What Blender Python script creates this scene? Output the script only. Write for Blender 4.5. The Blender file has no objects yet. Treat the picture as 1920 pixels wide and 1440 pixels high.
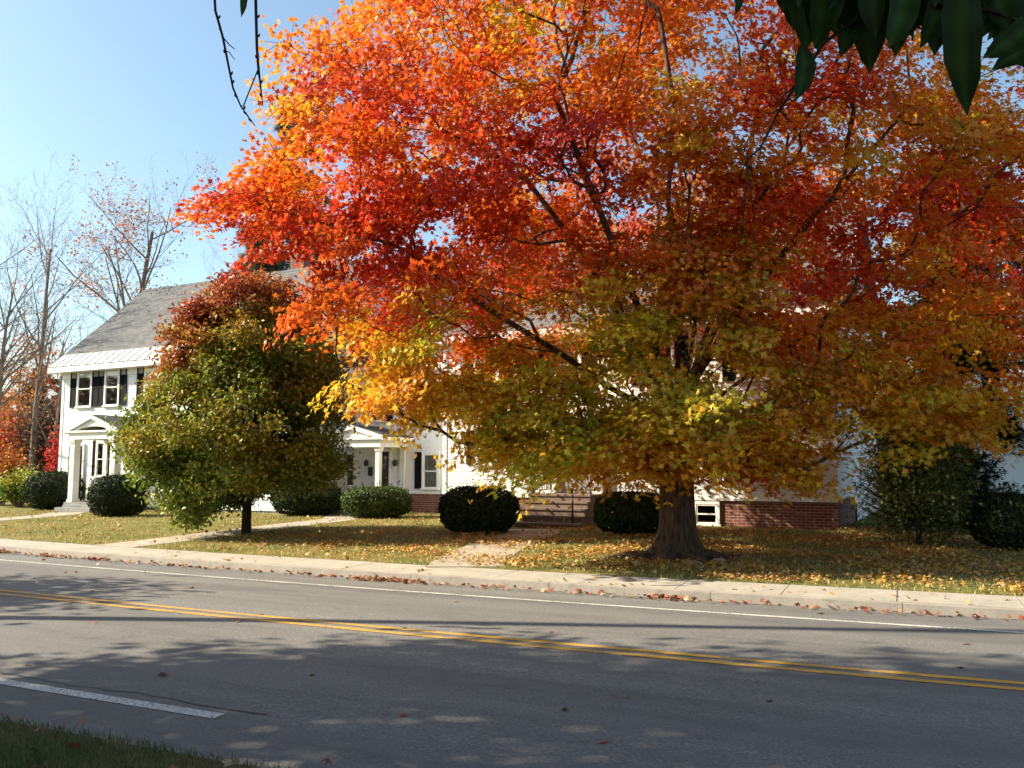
import bpy, math, random
import numpy as np
from mathutils import Vector, noise as mnoise

random.seed(7)
rng = np.random.default_rng(11)
PI = math.pi
scene = bpy.context.scene
COL = scene.collection

# ------------------------------------------------------------------ materials
MATS = {}


def nmat(name):
    m = bpy.data.materials.new(name)
    m.use_nodes = True
    nt = m.node_tree
    for n in list(nt.nodes):
        nt.nodes.remove(n)
    out = nt.nodes.new('ShaderNodeOutputMaterial')
    MATS[name] = m
    return m, nt, out


def N(nt, typ, **kw):
    n = nt.nodes.new(typ)
    for k, v in kw.items():
        if k.startswith('_'):
            n.inputs[k[1:].replace('_', ' ')].default_value = v
        else:
            setattr(n, k, v)
    return n


def ramp(nt, fac, stops):
    r = nt.nodes.new('ShaderNodeValToRGB')
    e = r.color_ramp.elements
    while len(e) > len(stops):
        e.remove(e[-1])
    while len(e) < len(stops):
        e.new(0.5)
    for i, (p, c) in enumerate(stops):
        e[i].position = p
        e[i].color = (c[0], c[1], c[2], 1) if len(c) == 3 else c
    nt.links.new(fac, r.inputs[0])
    return r.outputs[0]


def coords(nt, kind='Object', scale=(1, 1, 1)):
    tc = nt.nodes.new('ShaderNodeTexCoord')
    mp = nt.nodes.new('ShaderNodeMapping')
    mp.inputs['Scale'].default_value = scale
    nt.links.new(tc.outputs[kind], mp.inputs[0])
    return mp.outputs[0]


def noise_(nt, vec, scale, detail=6, rough=0.6):
    n = N(nt, 'ShaderNodeTexNoise')
    n.inputs['Scale'].default_value = scale
    n.inputs['Detail'].default_value = detail
    n.inputs['Roughness'].default_value = rough
    nt.links.new(vec, n.inputs['Vector'])
    return n.outputs['Fac']


def mixc(nt, fac, a, b, mode='MIX'):
    m = nt.nodes.new('ShaderNodeMix')
    m.data_type = 'RGBA'
    m.blend_type = mode
    for sock, v in ((m.inputs[0], fac), (m.inputs[6], a), (m.inputs[7], b)):
        if hasattr(v, 'links'):
            nt.links.new(v, sock)
        elif isinstance(v, (int, float)):
            sock.default_value = v
        else:
            sock.default_value = (v[0], v[1], v[2], 1)
    return m.outputs[2]


def principled(nt, out, color, rough=0.8, bump=None, bstr=0.3, bdist=0.01, spec=0.3, metal=0.0):
    p = nt.nodes.new('ShaderNodeBsdfPrincipled')
    if hasattr(color, 'links'):
        nt.links.new(color, p.inputs['Base Color'])
    else:
        p.inputs['Base Color'].default_value = (color[0], color[1], color[2], 1)
    if hasattr(rough, 'links'):
        nt.links.new(rough, p.inputs['Roughness'])
    else:
        p.inputs['Roughness'].default_value = rough
    p.inputs['Specular IOR Level'].default_value = spec
    p.inputs['Metallic'].default_value = metal
    if bump is not None:
        b = nt.nodes.new('ShaderNodeBump')
        b.inputs['Strength'].default_value = bstr
        b.inputs['Distance'].default_value = bdist
        nt.links.new(bump, b.inputs['Height'])
        nt.links.new(b.outputs[0], p.inputs['Normal'])
    nt.links.new(p.outputs[0], out.inputs[0])
    return p


def simple(name, c, rough=0.7, var=0.12, scale=3.0, spec=0.3, bstr=0.0, bscale=40, metal=0.0):
    m, nt, out = nmat(name)
    v = coords(nt)
    n1 = noise_(nt, v, scale)
    lo = [max(0, x * (1 - var)) for x in c]
    hi = [min(1, x * (1 + var)) for x in c]
    col = ramp(nt, n1, [(0.3, lo), (0.7, hi)])
    b = noise_(nt, v, bscale, 4) if bstr else None
    principled(nt, out, col, rough, b, bstr, 0.01, spec, metal)
    return m


def leaf_mat(name, trans=0.42, gloss=0.05, rough=0.45):
    m, nt, out = nmat(name)
    a = N(nt, 'ShaderNodeAttribute', attribute_name='Col')
    d = N(nt, 'ShaderNodeBsdfDiffuse')
    t = N(nt, 'ShaderNodeBsdfTranslucent')
    g = N(nt, 'ShaderNodeBsdfGlossy')
    g.inputs['Roughness'].default_value = rough
    g.inputs['Color'].default_value = (1, 1, 1, 1)
    nt.links.new(a.outputs['Color'], d.inputs[0])
    nt.links.new(a.outputs['Color'], t.inputs[0])
    m1 = N(nt, 'ShaderNodeMixShader')
    m1.inputs[0].default_value = trans
    nt.links.new(d.outputs[0], m1.inputs[1])
    nt.links.new(t.outputs[0], m1.inputs[2])
    m2 = N(nt, 'ShaderNodeMixShader')
    m2.inputs[0].default_value = gloss
    nt.links.new(m1.outputs[0], m2.inputs[1])
    nt.links.new(g.outputs[0], m2.inputs[2])
    nt.links.new(m2.outputs[0], out.inputs[0])
    return m


def bark_mat(name, dark, light, sx=9.0, sz=1.6, bstr=0.7):
    m, nt, out = nmat(name)
    v = coords(nt, 'Object', (sx, sx, sz))
    n1 = noise_(nt, v, 2.2, 8, 0.7)
    v2 = coords(nt, 'Object', (2.0, 2.0, 0.8))
    n2 = noise_(nt, v2, 1.5, 5)
    c = ramp(nt, n1, [(0.36, dark), (0.5, [(a + b) / 2 for a, b in zip(dark, light)]), (0.66, light)])
    c = mixc(nt, ramp(nt, n2, [(0.4, (0, 0, 0)), (0.75, (0.5, 0.5, 0.5))]), c, [x * 0.55 for x in light])
    principled(nt, out, c, 0.95, n1, bstr, 0.03, 0.1)
    return m


CX_, CY_ = 68.9, 156.0


def make_materials():
    # asphalt
    m, nt, out = nmat('asphalt')
    v = coords(nt)
    fine = noise_(nt, v, 95, 3, 0.8)
    med = noise_(nt, v, 3.2, 6, 0.6)
    big = noise_(nt, coords(nt, 'Object', (1, 1, 1)), 0.35, 4)
    vor = N(nt, 'ShaderNodeTexVoronoi')
    vor.inputs['Scale'].default_value = 60
    nt.links.new(v, vor.inputs['Vector'])
    grain = noise_(nt, v, 42, 5, 0.85)
    c = ramp(nt, grain, [(0.36, (0.075, 0.073, 0.070)), (0.5, (0.15, 0.145, 0.134)), (0.64, (0.30, 0.287, 0.255))])
    spk = N(nt, 'ShaderNodeTexVoronoi')
    spk.inputs['Scale'].default_value = 75
    nt.links.new(v, spk.inputs['Vector'])
    c = mixc(nt, ramp(nt, spk.outputs['Distance'], [(0.1, (0.5, 0.5, 0.5)), (0.22, (0, 0, 0))]), c, (0.34, 0.33, 0.31))
    sx_ = N(nt, 'ShaderNodeSeparateXYZ')
    off = N(nt, 'ShaderNodeVectorMath', operation='SUBTRACT')
    off.inputs[1].default_value = (CX_, CY_, 0)
    nt.links.new(v, off.inputs[0])
    nt.links.new(off.outputs[0], sx_.inputs[0])
    ln_ = N(nt, 'ShaderNodeVectorMath', operation='LENGTH')
    nt.links.new(off.outputs[0], ln_.inputs[0])
    at_ = N(nt, 'ShaderNodeMath', operation='ARCTAN2')
    nt.links.new(sx_.outputs[0], at_.inputs[0]); nt.links.new(sx_.outputs[1], at_.inputs[1])
    a2_ = N(nt, 'ShaderNodeMath', operation='MULTIPLY')
    nt.links.new(at_.outputs[0], a2_.inputs[0]); a2_.inputs[1].default_value = 14
    cb_ = N(nt, 'ShaderNodeCombineXYZ')
    nt.links.new(ln_.outputs['Value'], cb_.inputs[0]); nt.links.new(a2_.outputs[0], cb_.inputs[1])
    streak = noise_(nt, cb_.outputs[0], 1.5, 6, 0.62)
    c = mixc(nt, ramp(nt, streak, [(0.40, (0, 0, 0)), (0.62, (0.75, 0.75, 0.75))]), c, (0.085, 0.083, 0.08))
    c = mixc(nt, ramp(nt, med, [(0.38, (0, 0, 0)), (0.7, (0.25, 0.25, 0.25))]), c, (0.19, 0.185, 0.178))
    c = mixc(nt, ramp(nt, big, [(0.4, (0, 0, 0)), (0.65, (0.3, 0.3, 0.3))]), c, (0.105, 0.105, 0.108))
    # tyre tracks: two worn bands per lane, carried by the v coordinate (metres across the road)
    principled(nt, out, c, 0.85, fine, 0.5, 0.006, 0.35)

    # paint
    for nm, pc, wear in (('white_paint', (0.56, 0.55, 0.51), 0.50), ('yellow_paint', (0.52, 0.285, 0.035), 0.47)):
        m, nt, out = nmat(nm)
        v = coords(nt)
        n1 = noise_(nt, v, 38, 6, 0.75)
        n2 = noise_(nt, v, 1.8, 5)
        s = N(nt, 'ShaderNodeMath', operation='MULTIPLY_ADD')
        nt.links.new(n2, s.inputs[0])
        s.inputs[1].default_value = 0.35
        nt.links.new(n1, s.inputs[2])
        c = ramp(nt, s.outputs[0], [(wear + 0.10, (0.17, 0.165, 0.155)), (wear + 0.2, pc), (0.95, [x * 0.85 for x in pc])])
        principled(nt, out, c, 0.75, n1, 0.3, 0.004, 0.3)

    # concrete
    for nm, a, b in (('concrete', (0.33, 0.30, 0.25), (0.43, 0.395, 0.335)), ('path_concrete', (0.33, 0.285, 0.225), (0.44, 0.39, 0.32)),
                     ('kerb_stone', (0.27, 0.24, 0.205), (0.40, 0.36, 0.31)), ('step_stone', (0.16, 0.115, 0.095), (0.25, 0.185, 0.155)),
                     ('grey_steps', (0.2, 0.2, 0.19), (0.33, 0.32, 0.30))):
        m, nt, out = nmat(nm)
        v = coords(nt)
        n1 = noise_(nt, v, 2.2, 8, 0.65)
        n2 = noise_(nt, v, 70, 4, 0.7)
        n3 = noise_(nt, v, 7.0, 6, 0.7)
        c = ramp(nt, n1, [(0.3, a), (0.7, b)])
        c = mixc(nt, ramp(nt, n3, [(0.52, (0, 0, 0)), (0.75, (0.6, 0.6, 0.6))]), c, [x * 0.5 for x in a])
        c = mixc(nt, ramp(nt, n2, [(0.35, (0.35, 0.35, 0.35)), (0.6, (0, 0, 0))]), c, [x * 0.55 for x in a])
        principled(nt, out, c, 0.9, n2, 0.35, 0.004, 0.25)
    # soil / turf under the blades
    m, nt, out = nmat('turf')
    v = coords(nt)
    n1 = noise_(nt, v, 0.9, 8, 0.65)
    n2 = noise_(nt, v, 22, 5, 0.75)
    c1 = ramp(nt, n2, [(0.3, (0.095, 0.075, 0.028)), (0.5, (0.20, 0.165, 0.055)), (0.72, (0.33, 0.26, 0.11))])
    c2 = ramp(nt, n2, [(0.3, (0.06, 0.075, 0.018)), (0.7, (0.17, 0.18, 0.05))])
    c = mixc(nt, ramp(nt, n1, [(0.42, (0, 0, 0)), (0.6, (1, 1, 1))]), c1, c2)
    principled(nt, out, c, 0.95, n2, 0.8, 0.02, 0.1)
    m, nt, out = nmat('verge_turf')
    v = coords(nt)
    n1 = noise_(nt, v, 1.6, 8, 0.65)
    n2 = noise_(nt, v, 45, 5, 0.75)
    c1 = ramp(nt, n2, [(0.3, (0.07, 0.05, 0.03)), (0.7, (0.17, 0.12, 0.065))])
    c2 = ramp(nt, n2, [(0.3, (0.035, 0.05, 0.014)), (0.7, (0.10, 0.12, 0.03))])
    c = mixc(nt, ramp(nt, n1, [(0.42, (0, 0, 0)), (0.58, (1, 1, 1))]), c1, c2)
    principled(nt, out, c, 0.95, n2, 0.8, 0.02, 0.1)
    simple('bare_soil', (0.17, 0.13, 0.085), 0.95, 0.3, 6, 0.1, 0.6, 30)
    # siding
    m, nt, out = nmat('white_siding')
    v = coords(nt, 'Object', (0.6, 0.6, 3.0))
    n1 = noise_(nt, v, 1.4, 6)
    c = ramp(nt, n1, [(0.3, (0.74, 0.74, 0.735)), (0.7, (0.82, 0.82, 0.81))])
    principled(nt, out, c, 0.55, None, 0, 0, 0.3)
    simple('white_trim', (0.80, 0.79, 0.76), 0.45, 0.04, 2)
    simple('cream_trim', (0.76, 0.74, 0.67), 0.5, 0.05, 2)
    # brick
    m, nt, out = nmat('red_brick')
    tc = N(nt, 'ShaderNodeTexCoord')
    b = N(nt, 'ShaderNodeTexBrick')
    b.inputs['Scale'].default_value = 1.0
    b.inputs['Brick Width'].default_value = 0.21
    b.inputs['Row Height'].default_value = 0.072
    b.inputs['Mortar Size'].default_value = 0.007
    b.inputs['Color1'].default_value = (0.25, 0.085, 0.058, 1)
    b.inputs['Color2'].default_value = (0.15, 0.05, 0.038, 1)
    b.inputs['Mortar'].default_value = (0.36, 0.31, 0.27, 1)
    nt.links.new(tc.outputs['UV'], b.inputs['Vector'])
    n1 = noise_(nt, tc.outputs['Object'], 9, 6)
    c = mixc(nt, ramp(nt, n1, [(0.4, (0, 0, 0)), (0.8, (0.6, 0.6, 0.6))]), b.outputs['Color'], (0.14, 0.06, 0.045))
    inv = N(nt, 'ShaderNodeMath', operation='SUBTRACT')
    inv.inputs[0].default_value = 1
    nt.links.new(b.outputs['Fac'], inv.inputs[1])
    principled(nt, out, c, 0.9, inv.outputs[0], 0.5, 0.01, 0.2)
    # shingles
    for nm, ca, cb in (('grey_shingle', (0.085, 0.088, 0.092), (0.15, 0.15, 0.155)), ('dark_shingle', (0.05, 0.05, 0.055), (0.09, 0.09, 0.095))):
        m, nt, out = nmat(nm)
        tc = N(nt, 'ShaderNodeTexCoord')
        b = N(nt, 'ShaderNodeTexBrick')
        b.inputs['Scale'].default_value = 1.0
        b.inputs['Brick Width'].default_value = 0.30
        b.inputs['Row Height'].default_value = 0.14
        b.inputs['Mortar Size'].default_value = 0.006
        b.inputs['Color1'].default_value = (*ca, 1)
        b.inputs['Color2'].default_value = (*cb, 1)
        b.inputs['Mortar'].default_value = (*[x * 0.4 for x in ca], 1)
        nt.links.new(tc.outputs['UV'], b.inputs['Vector'])
        n1 = noise_(nt, tc.outputs['Object'], 1.3, 7)
        c = mixc(nt, ramp(nt, n1, [(0.35, (0, 0, 0)), (0.75, (0.7, 0.7, 0.7))]), b.outputs['Color'], [(x + y) / 2 * 1.25 for x, y in zip(ca, cb)])
        inv = N(nt, 'ShaderNodeMath', operation='SUBTRACT')
        inv.inputs[0].default_value = 1
        nt.links.new(b.outputs['Fac'], inv.inputs[1])
        principled(nt, out, c, 0.9, inv.outputs[0], 0.4, 0.01, 0.2)
    simple('flashing', (0.62, 0.61, 0.58), 0.45, 0.08, 4, 0.5)
    simple('shutter_paint', (0.012, 0.012, 0.014), 0.75, 0.2, 5, 0.1)
    simple('door_paint', (0.028, 0.024, 0.022), 0.4, 0.2, 5)
    simple('grey_door', (0.30, 0.295, 0.285), 0.5, 0.1, 5)
    simple('iron', (0.02, 0.02, 0.022), 0.5, 0.2, 8, 0.5)
    simple('brass', (0.35, 0.24, 0.08), 0.35, 0.1, 8, 0.5, metal=0.9)
    simple('curtain', (0.42, 0.41, 0.38), 0.9, 0.15, 6)
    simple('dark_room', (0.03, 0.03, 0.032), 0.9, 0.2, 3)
    simple('pole_wood', (0.16, 0.11, 0.07), 0.9, 0.25, 8)
    simple('crack_sealer', (0.035, 0.036, 0.034), 0.6, 0.25, 12)
    simple('stone', (0.38, 0.34, 0.29), 0.9, 0.2, 7, 0.2, 0.5, 25)
    # glass
    m, nt, out = nmat('window_glass')
    gl = N(nt, 'ShaderNodeBsdfGlossy')
    gl.inputs['Roughness'].default_value = 0.03
    gl.inputs['Color'].default_value = (0.9, 0.92, 0.95, 1)
    tr = N(nt, 'ShaderNodeBsdfTransparent')
    tr.inputs['Color'].default_value = (0.80, 0.83, 0.82, 1)
    fr = N(nt, 'ShaderNodeFresnel')
    fr.inputs['IOR'].default_value = 1.52
    ad = N(nt, 'ShaderNodeMath', operation='ADD')
    ad.inputs[1].default_value = 0.02
    nt.links.new(fr.outputs[0], ad.inputs[0])
    mx = N(nt, 'ShaderNodeMixShader')
    nt.links.new(ad.outputs[0], mx.inputs[0])
    nt.links.new(tr.outputs[0], mx.inputs[1])
    nt.links.new(gl.outputs[0], mx.inputs[2])
    nt.links.new(mx.outputs[0], out.inputs[0])
    # vegetation
    leaf_mat('maple_leaf', 0.48, 0.025, 0.4)
    leaf_mat('pear_leaf', 0.38, 0.03, 0.4)
    leaf_mat('shrub_leaf', 0.10, 0.015, 0.5)
    leaf_mat('needle', 0.10, 0.012, 0.5)
    leaf_mat('dogwood_leaf', 0.32, 0.008, 0.4)
    leaf_mat('litter', 0.15, 0.04, 0.5)
    leaf_mat('blade', 0.25, 0.03, 0.5)
    bark_mat('maple_bark', (0.020, 0.014, 0.010), (0.135, 0.092, 0.062))
    bark_mat('grey_bark', (0.10, 0.083, 0.07), (0.30, 0.25, 0.215), 6, 1.4, 0.4)
    bark_mat('dark_bark', (0.018, 0.014, 0.011), (0.075, 0.058, 0.045), 8, 1.6, 0.5)


make_materials()
M = MATS

# ------------------------------------------------------------------ object helpers
ORG = {}


def tag(o, label=None, cat=None, group=None, kind=None):
    if label: o['label'] = label
    if cat: o['category'] = cat
    if group: o['group'] = group
    if kind: o['kind'] = kind
    return o


def thing(name, loc, label, cat, group=None):
    o = bpy.data.objects.new(name, None)
    o.empty_display_size = 0.2
    o.location = loc
    COL.objects.link(o)
    ORG[o.name] = np.array(loc, float)
    return tag(o, label, cat, group)


def link(name, me, parent=None):
    o = bpy.data.objects.new(name, me)
    COL.objects.link(o)
    if parent is not None:
        o.parent = parent
        ORG[o.name] = ORG[parent.name]
    else:
        ORG[o.name] = np.zeros(3)
    return o


class MB:
    """collects faces in world coordinates and links them as one mesh"""

    def __init__(s):
        s.v = []; s.f = []; s.uv = []; s.sm = []

    def face(s, pts, uv=None, smooth=False):
        i = len(s.v)
        s.v.extend([tuple(p) for p in pts])
        s.f.append(tuple(range(i, i + len(pts))))
        if uv is None:
            a = np.array(pts[0], float); b = np.array(pts[1], float); c = np.array(pts[-1], float)
            e = b - a; le = np.linalg.norm(e) or 1; e = e / le
            w = c - a; w = w - e * w.dot(e); lw = np.linalg.norm(w) or 1; w = w / lw
            # anchor on world position so neighbouring faces continue the pattern
            o = (a.dot(e), a.dot(w))
            uv = [((np.array(p) - a).dot(e) + o[0], (np.array(p) - a).dot(w) + o[1]) for p in pts]
        s.uv.extend(uv)
        s.sm.append(smooth)

    def hexa(s, p):  # 8 corners: bottom 0-3 ccw, top 4-7
        for q in ((3, 2, 1, 0), (4, 5, 6, 7), (0, 1, 5, 4), (1, 2, 6, 5), (2, 3, 7, 6), (3, 0, 4, 7)):
            s.face([p[k] for k in q])

    def box(s, u0, u1, d0, d1, z0, z1, fr):
        c = [fr(u0, d0, z0), fr(u1, d0, z0), fr(u1, d1, z0), fr(u0, d1, z0), fr(u0, d0, z1), fr(u1, d0, z1), fr(u1, d1, z1), fr(u0, d1, z1)]
        s.hexa(c)

    def tube(s, pts, rad, sides=6, cap=True):
        pts = [np.array(p, float) for p in pts]
        rings = []
        nrm = None
        for i, p in enumerate(pts):
            t = pts[min(i + 1, len(pts) - 1)] - pts[max(i - 1, 0)]
            t = t / (np.linalg.norm(t) or 1)
            if nrm is None:
                a = np.array((0, 0, 1.0)) if abs(t[2]) < 0.9 else np.array((1.0, 0, 0))
                nrm = np.cross(t, a)
            nrm = nrm - t * nrm.dot(t)
            nrm = nrm / (np.linalg.norm(nrm) or 1)
            b = np.cross(t, nrm)
            r = rad[i] if hasattr(rad, '__len__') else rad
            base = len(s.v)
            for k in range(sides):
                a = 2 * PI * k / sides
                s.v.append(tuple(p + r * (math.cos(a) * nrm + math.sin(a) * b)))
            rings.append(base)
        for i in range(len(pts) - 1):
            for k in range(sides):
                k2 = (k + 1) % sides
                s.f.append((rings[i] + k, rings[i] + k2, rings[i + 1] + k2, rings[i + 1] + k))
                s.uv.extend([(0, 0)] * 4)
                s.sm.append(True)
        if cap:
            for bs, rev in ((rings[0], True), (rings[-1], False)):
                q = tuple(range(bs, bs + sides))
                s.f.append(q[::-1] if rev else q)
                s.uv.extend([(0, 0)] * sides)
                s.sm.append(False)

    def build(s, name, mat, parent=None, bevel=0.0):
        me = bpy.data.meshes.new(name)
        off = ORG[parent.name] if parent is not None else np.zeros(3)
        v = np.array(s.v, float) - off
        me.from_pydata(v.tolist(), [], s.f)
        ul = me.uv_layers.new(name='UVMap')
        ul.data.foreach_set('uv', np.array(s.uv, np.float32).ravel())
        me.polygons.foreach_set('use_smooth', np.array(s.sm, bool))
        me.materials.append(M[mat] if isinstance(mat, str) else mat)
        me.update()
        o = link(name, me, parent)
        if bevel:
            b = o.modifiers.new('bevel', 'BEVEL'); b.width = bevel; b.segments = 2; b.limit_method = 'ANGLE'
        return o


def np_mesh(name, verts, faces, mat, parent=None, cols=None, smooth=False):
    """verts (n,3) world, faces (m,k) all of one size"""
    off = ORG[parent.name] if parent is not None else np.zeros(3)
    verts = (verts - off).astype(np.float32)
    me = bpy.data.meshes.new(name)
    n, (m, k) = len(verts), faces.shape
    me.vertices.add(n); me.loops.add(m * k); me.polygons.add(m)
    me.vertices.foreach_set('co', verts.ravel())
    me.loops.foreach_set('vertex_index', faces.astype(np.int32).ravel())
    me.polygons.foreach_set('loop_start', np.arange(0, m * k, k, dtype=np.int32))
    if smooth:
        me.polygons.foreach_set('use_smooth', np.ones(m, bool))
    if cols is not None:
        a = me.color_attributes.new('Col', 'FLOAT_COLOR', 'POINT')
        c = np.ones((n, 4), np.float32); c[:, :3] = cols
        a.data.foreach_set('color', c.ravel())
    me.update(calc_edges=True)
    me.materials.append(M[mat])
    return link(name, me, parent)


# leaf templates: (verts (k,3), faces). x = across, y = along, z = normal
def t_maple():
    tips = [(-100, 0.50), (-62, 0.20), (-38, 0.62), (-14, 0.30)]
    pts = [(0, -0.28)]
    seq = [(-112, 0.44), (-68, 0.25), (-42, 0.58), (-16, 0.31), (0, 0.68), (16, 0.31), (42, 0.58), (68, 0.25), (112, 0.44)]
    v = [(0, 0.0, 0.0)]
    for a, r in seq:
        a = math.radians(a)
        v.append((r * math.sin(a), r * math.cos(a), -0.30 * r * abs(math.sin(a)) - (0.14 if r > 0.6 else 0)))
    f = [(0, i + 1, i) for i in range(1, len(seq))]
    f.append((0, 1, len(seq)))
    return np.array(v), np.array(f)


def t_rhomb():
    v = np.array([(0, -0.5, 0.0), (0.3, 0.0, 0.12), (0, 0.55, -0.08), (-0.3, 0.0, 0.12)])
    return v, np.array([(0, 1, 2), (0, 2, 3)])


def t_oval():
    v = np.array([(0, -0.5, 0), (0.24, -0.2, 0.1), (0.26, 0.12, 0.1), (0, 0.58, -0.1), (-0.26, 0.12, 0.1), (-0.24, -0.2, 0.1), (0, 0, 0)])
    return v, np.array([(6, 0, 1), (6, 1, 2), (6, 2, 3), (6, 3, 4), (6, 4, 5), (6, 5, 0)])


def t_needle():
    v = np.array([(-0.5, 0, 0), (-0.1, 0.55, 0.1), (0.0, 0, 0.0), (0.1, 0.6, -0.1), (0.5, 0, 0), (-0.3, 0.4, 0), (0.35, 0.45, 0.1), (-0.06, -0.1, 0), (0.06, -0.1, 0)])
    return v, np.array([(7, 8, 1), (7, 8, 3), (7, 8, 5), (7, 8, 6)])


MAPLE, RHOMB, OVAL, NEEDLE = t_maple(), t_rhomb(), t_oval(), t_needle()


def leaves(name, pos, nrm, size, tmpl, cols, mat, parent=None, along=None):
    """one mesh of many leaves; nrm = facing, along = optional pointing direction"""
    n = len(pos)
    nrm = nrm / (np.linalg.norm(nrm, axis=1, keepdims=True) + 1e-9)
    if along is None:
        along = rng.normal(size=(n, 3))
    t = along - nrm * (along * nrm).sum(1, keepdims=True)
    t = t / (np.linalg.norm(t, axis=1, keepdims=True) + 1e-9)
    b = np.cross(t, nrm)
    tv, tf = tmpl
    k = len(tv)
    size = np.broadcast_to(size, (n,))[:, None, None]
    V = pos[:, None, :] + size * (tv[None, :, 0:1] * b[:, None, :] + tv[None, :, 1:2] * t[:, None, :] + tv[None, :, 2:3] * nrm[:, None, :])
    F = tf[None] + (np.arange(n) * k)[:, None, None]
    C = np.repeat(cols, k, axis=0) if cols is not None else None
    return np_mesh(name, V.reshape(-1, 3), F.reshape(-1, tf.shape[1]), mat, parent, C)


def nz(p, s=1.0, o=0.0):
    """vector noise per point, about -1..1"""
    return np.array([mnoise.noise((x * s + o, y * s + o * 1.7, z * s - o)) for x, y, z in p])


def palette(w, stops):
    """w 0..1 -> interpolated colour"""
    xs = [s[0] for s in stops]
    return np.stack([np.interp(w, xs, [s[1][k] for s in stops]) for k in range(3)], 1)


# ------------------------------------------------------------------ camera, light, sky
F_PX, EYE = 1650.0, 1.7
PITCH = math.atan(160 / F_PX)
cam_d = bpy.data.cameras.new('camera')
cam_d.sensor_width = 36
cam_d.lens = 36 * F_PX / 1920
cam_d.clip_start = 0.05
cam_d.clip_end = 3000
cam = bpy.data.objects.new('camera', cam_d)
cam.location = (0, 0, EYE)
cam.rotation_euler = (PI / 2 + PITCH, 0, 0)
COL.objects.link(cam)
scene.camera = cam

SUN_EL = math.radians(33)
to_sun = Vector((-math.cos(SUN_EL) * 0.9975, math.cos(SUN_EL) * 0.07, math.sin(SUN_EL)))
sl = bpy.data.lights.new('sun', 'SUN')
sl.energy = 5.0
sl.angle = math.radians(0.53)
sl.color = (1.0, 0.885, 0.68)
sun = bpy.data.objects.new('sun', sl)
sun.rotation_euler = to_sun.to_track_quat('Z', 'Y').to_euler()
sun.location = (-30, 5, 40)
COL.objects.link(sun)

world = bpy.data.worlds.new('World')
scene.world = world
world.use_nodes = True
wnt = world.node_tree
bg = wnt.nodes['Background']
sky = wnt.nodes.new('ShaderNodeTexSky')
sky.sky_type = 'NISHITA'
sky.sun_disc = False
sky.sun_elevation = SUN_EL
sky.sun_rotation = math.atan2(to_sun.x, to_sun.y)
sky.air_density = 0.95
sky.dust_density = 1.8
sky.ozone_density = 0.8
tint = mixc(wnt, 1.0, sky.outputs[0], (0.93, 1.045, 1.0), 'MULTIPLY')
wnt.links.new(tint, bg.inputs[0])
bg.inputs[1].default_value = 0.098
scene.view_settings.view_transform = 'Standard'
scene.view_settings.look = 'None'
scene.view_settings.gamma = 1
scene.view_settings.exposure = 1.30
scene.cycles.max_bounces = 6
scene.cycles.transparent_max_bounces = 8
scene.cycles.use_denoising = True

# ------------------------------------------------------------------ road geometry: arcs about one centre
CX, CY = 68.9, 156.0
A0 = math.radians(25.5)


def arc(R, s, z):
    a = A0 - s / 160.0
    return (CX - R * math.sin(a), CY - R * math.cos(a), z)


def inv_arc(x, y):
    R = math.hypot(x - CX, y - CY)
    a = math.atan2(CX - x, CY - y)
    return R, (A0 - a) * 160.0


R_BACK, R_KERB, R_WHITE, R_MID, R_NEAR, R_VERGE = 157.75, 158.85, 160.0, 162.72, 165.75, 166.45


def road_z(R):
    return 0.065 * (1 - ((R - R_MID) / 3.9) ** 2)


def lawn_z(R):
    return 0.126 + min(max((R_BACK - R) * 0.012, 0), 0.28)


def gz(x, y):
    return lawn_z(inv_arc(x, y)[0])


def strip(name, Rs, zf, s0, s1, ds, mat, kind='structure'):
    ss = np.arange(s0, s1 + 1e-6, ds)
    V = []
    for s in ss:
        for R in Rs:
            V.append(arc(R, s, zf(R)))
    k = len(Rs)
    Fc = []
    for i in range(len(ss) - 1):
        for j in range(k - 1):
            a = i * k + j
            Fc.append((a, a + 1, a + k + 1, a + k))
    V = np.array(V); Fc = np.array(Fc)
    # make the faces look up
    p = V[Fc[0]]
    if np.cross(p[1] - p[0], p[2] - p[0])[2] < 0:
        Fc = Fc[:, ::-1]
    o = np_mesh(name, V, Fc, mat, None, None, True)
    return tag(o, kind=kind)


# base sheet that reaches the horizon
mb = MB()
seg = 64
for k in range(seg):
    a, b = 2 * PI * k / seg, 2 * PI * (k + 1) / seg
    mb.face([(0, 40, -0.25), (900 * math.cos(a), 40 + 900 * math.sin(a), -0.25), (900 * math.cos(b), 40 + 900 * math.sin(b), -0.25)])
tag(mb.build('ground', 'turf'), kind='structure')

strip('road', list(np.linspace(R_KERB - 0.02, R_VERGE + 0.25, 15)), road_z, -120, 120, 1.5, 'asphalt')
strip('lawn', [R_BACK] + list(np.linspace(R_BACK - 0.5, 60, 60)), lawn_z, -110, 110, 2.0, 'turf')
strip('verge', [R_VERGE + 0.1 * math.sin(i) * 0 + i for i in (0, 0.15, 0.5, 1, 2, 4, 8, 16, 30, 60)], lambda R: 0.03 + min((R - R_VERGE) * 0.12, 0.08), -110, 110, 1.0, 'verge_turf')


# painted lines
def line(name, R, w, s0, s1, mat):
    strip(name, [R - w / 2, R, R + w / 2], lambda r: road_z(r) + 0.004, s0, s1, 0.5, mat)


line('white_edge_line', R_WHITE, 0.10, -110, 110, 'white_paint')
line('yellow_centre_line', R_MID - 0.105, 0.10, -110, 110, 'yellow_paint')
line('yellow_centre_line', R_MID + 0.105, 0.10, -110, 110, 'yellow_paint')
line('white_edge_line', R_NEAR, 0.115, -60, 0.95, 'white_paint')

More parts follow.
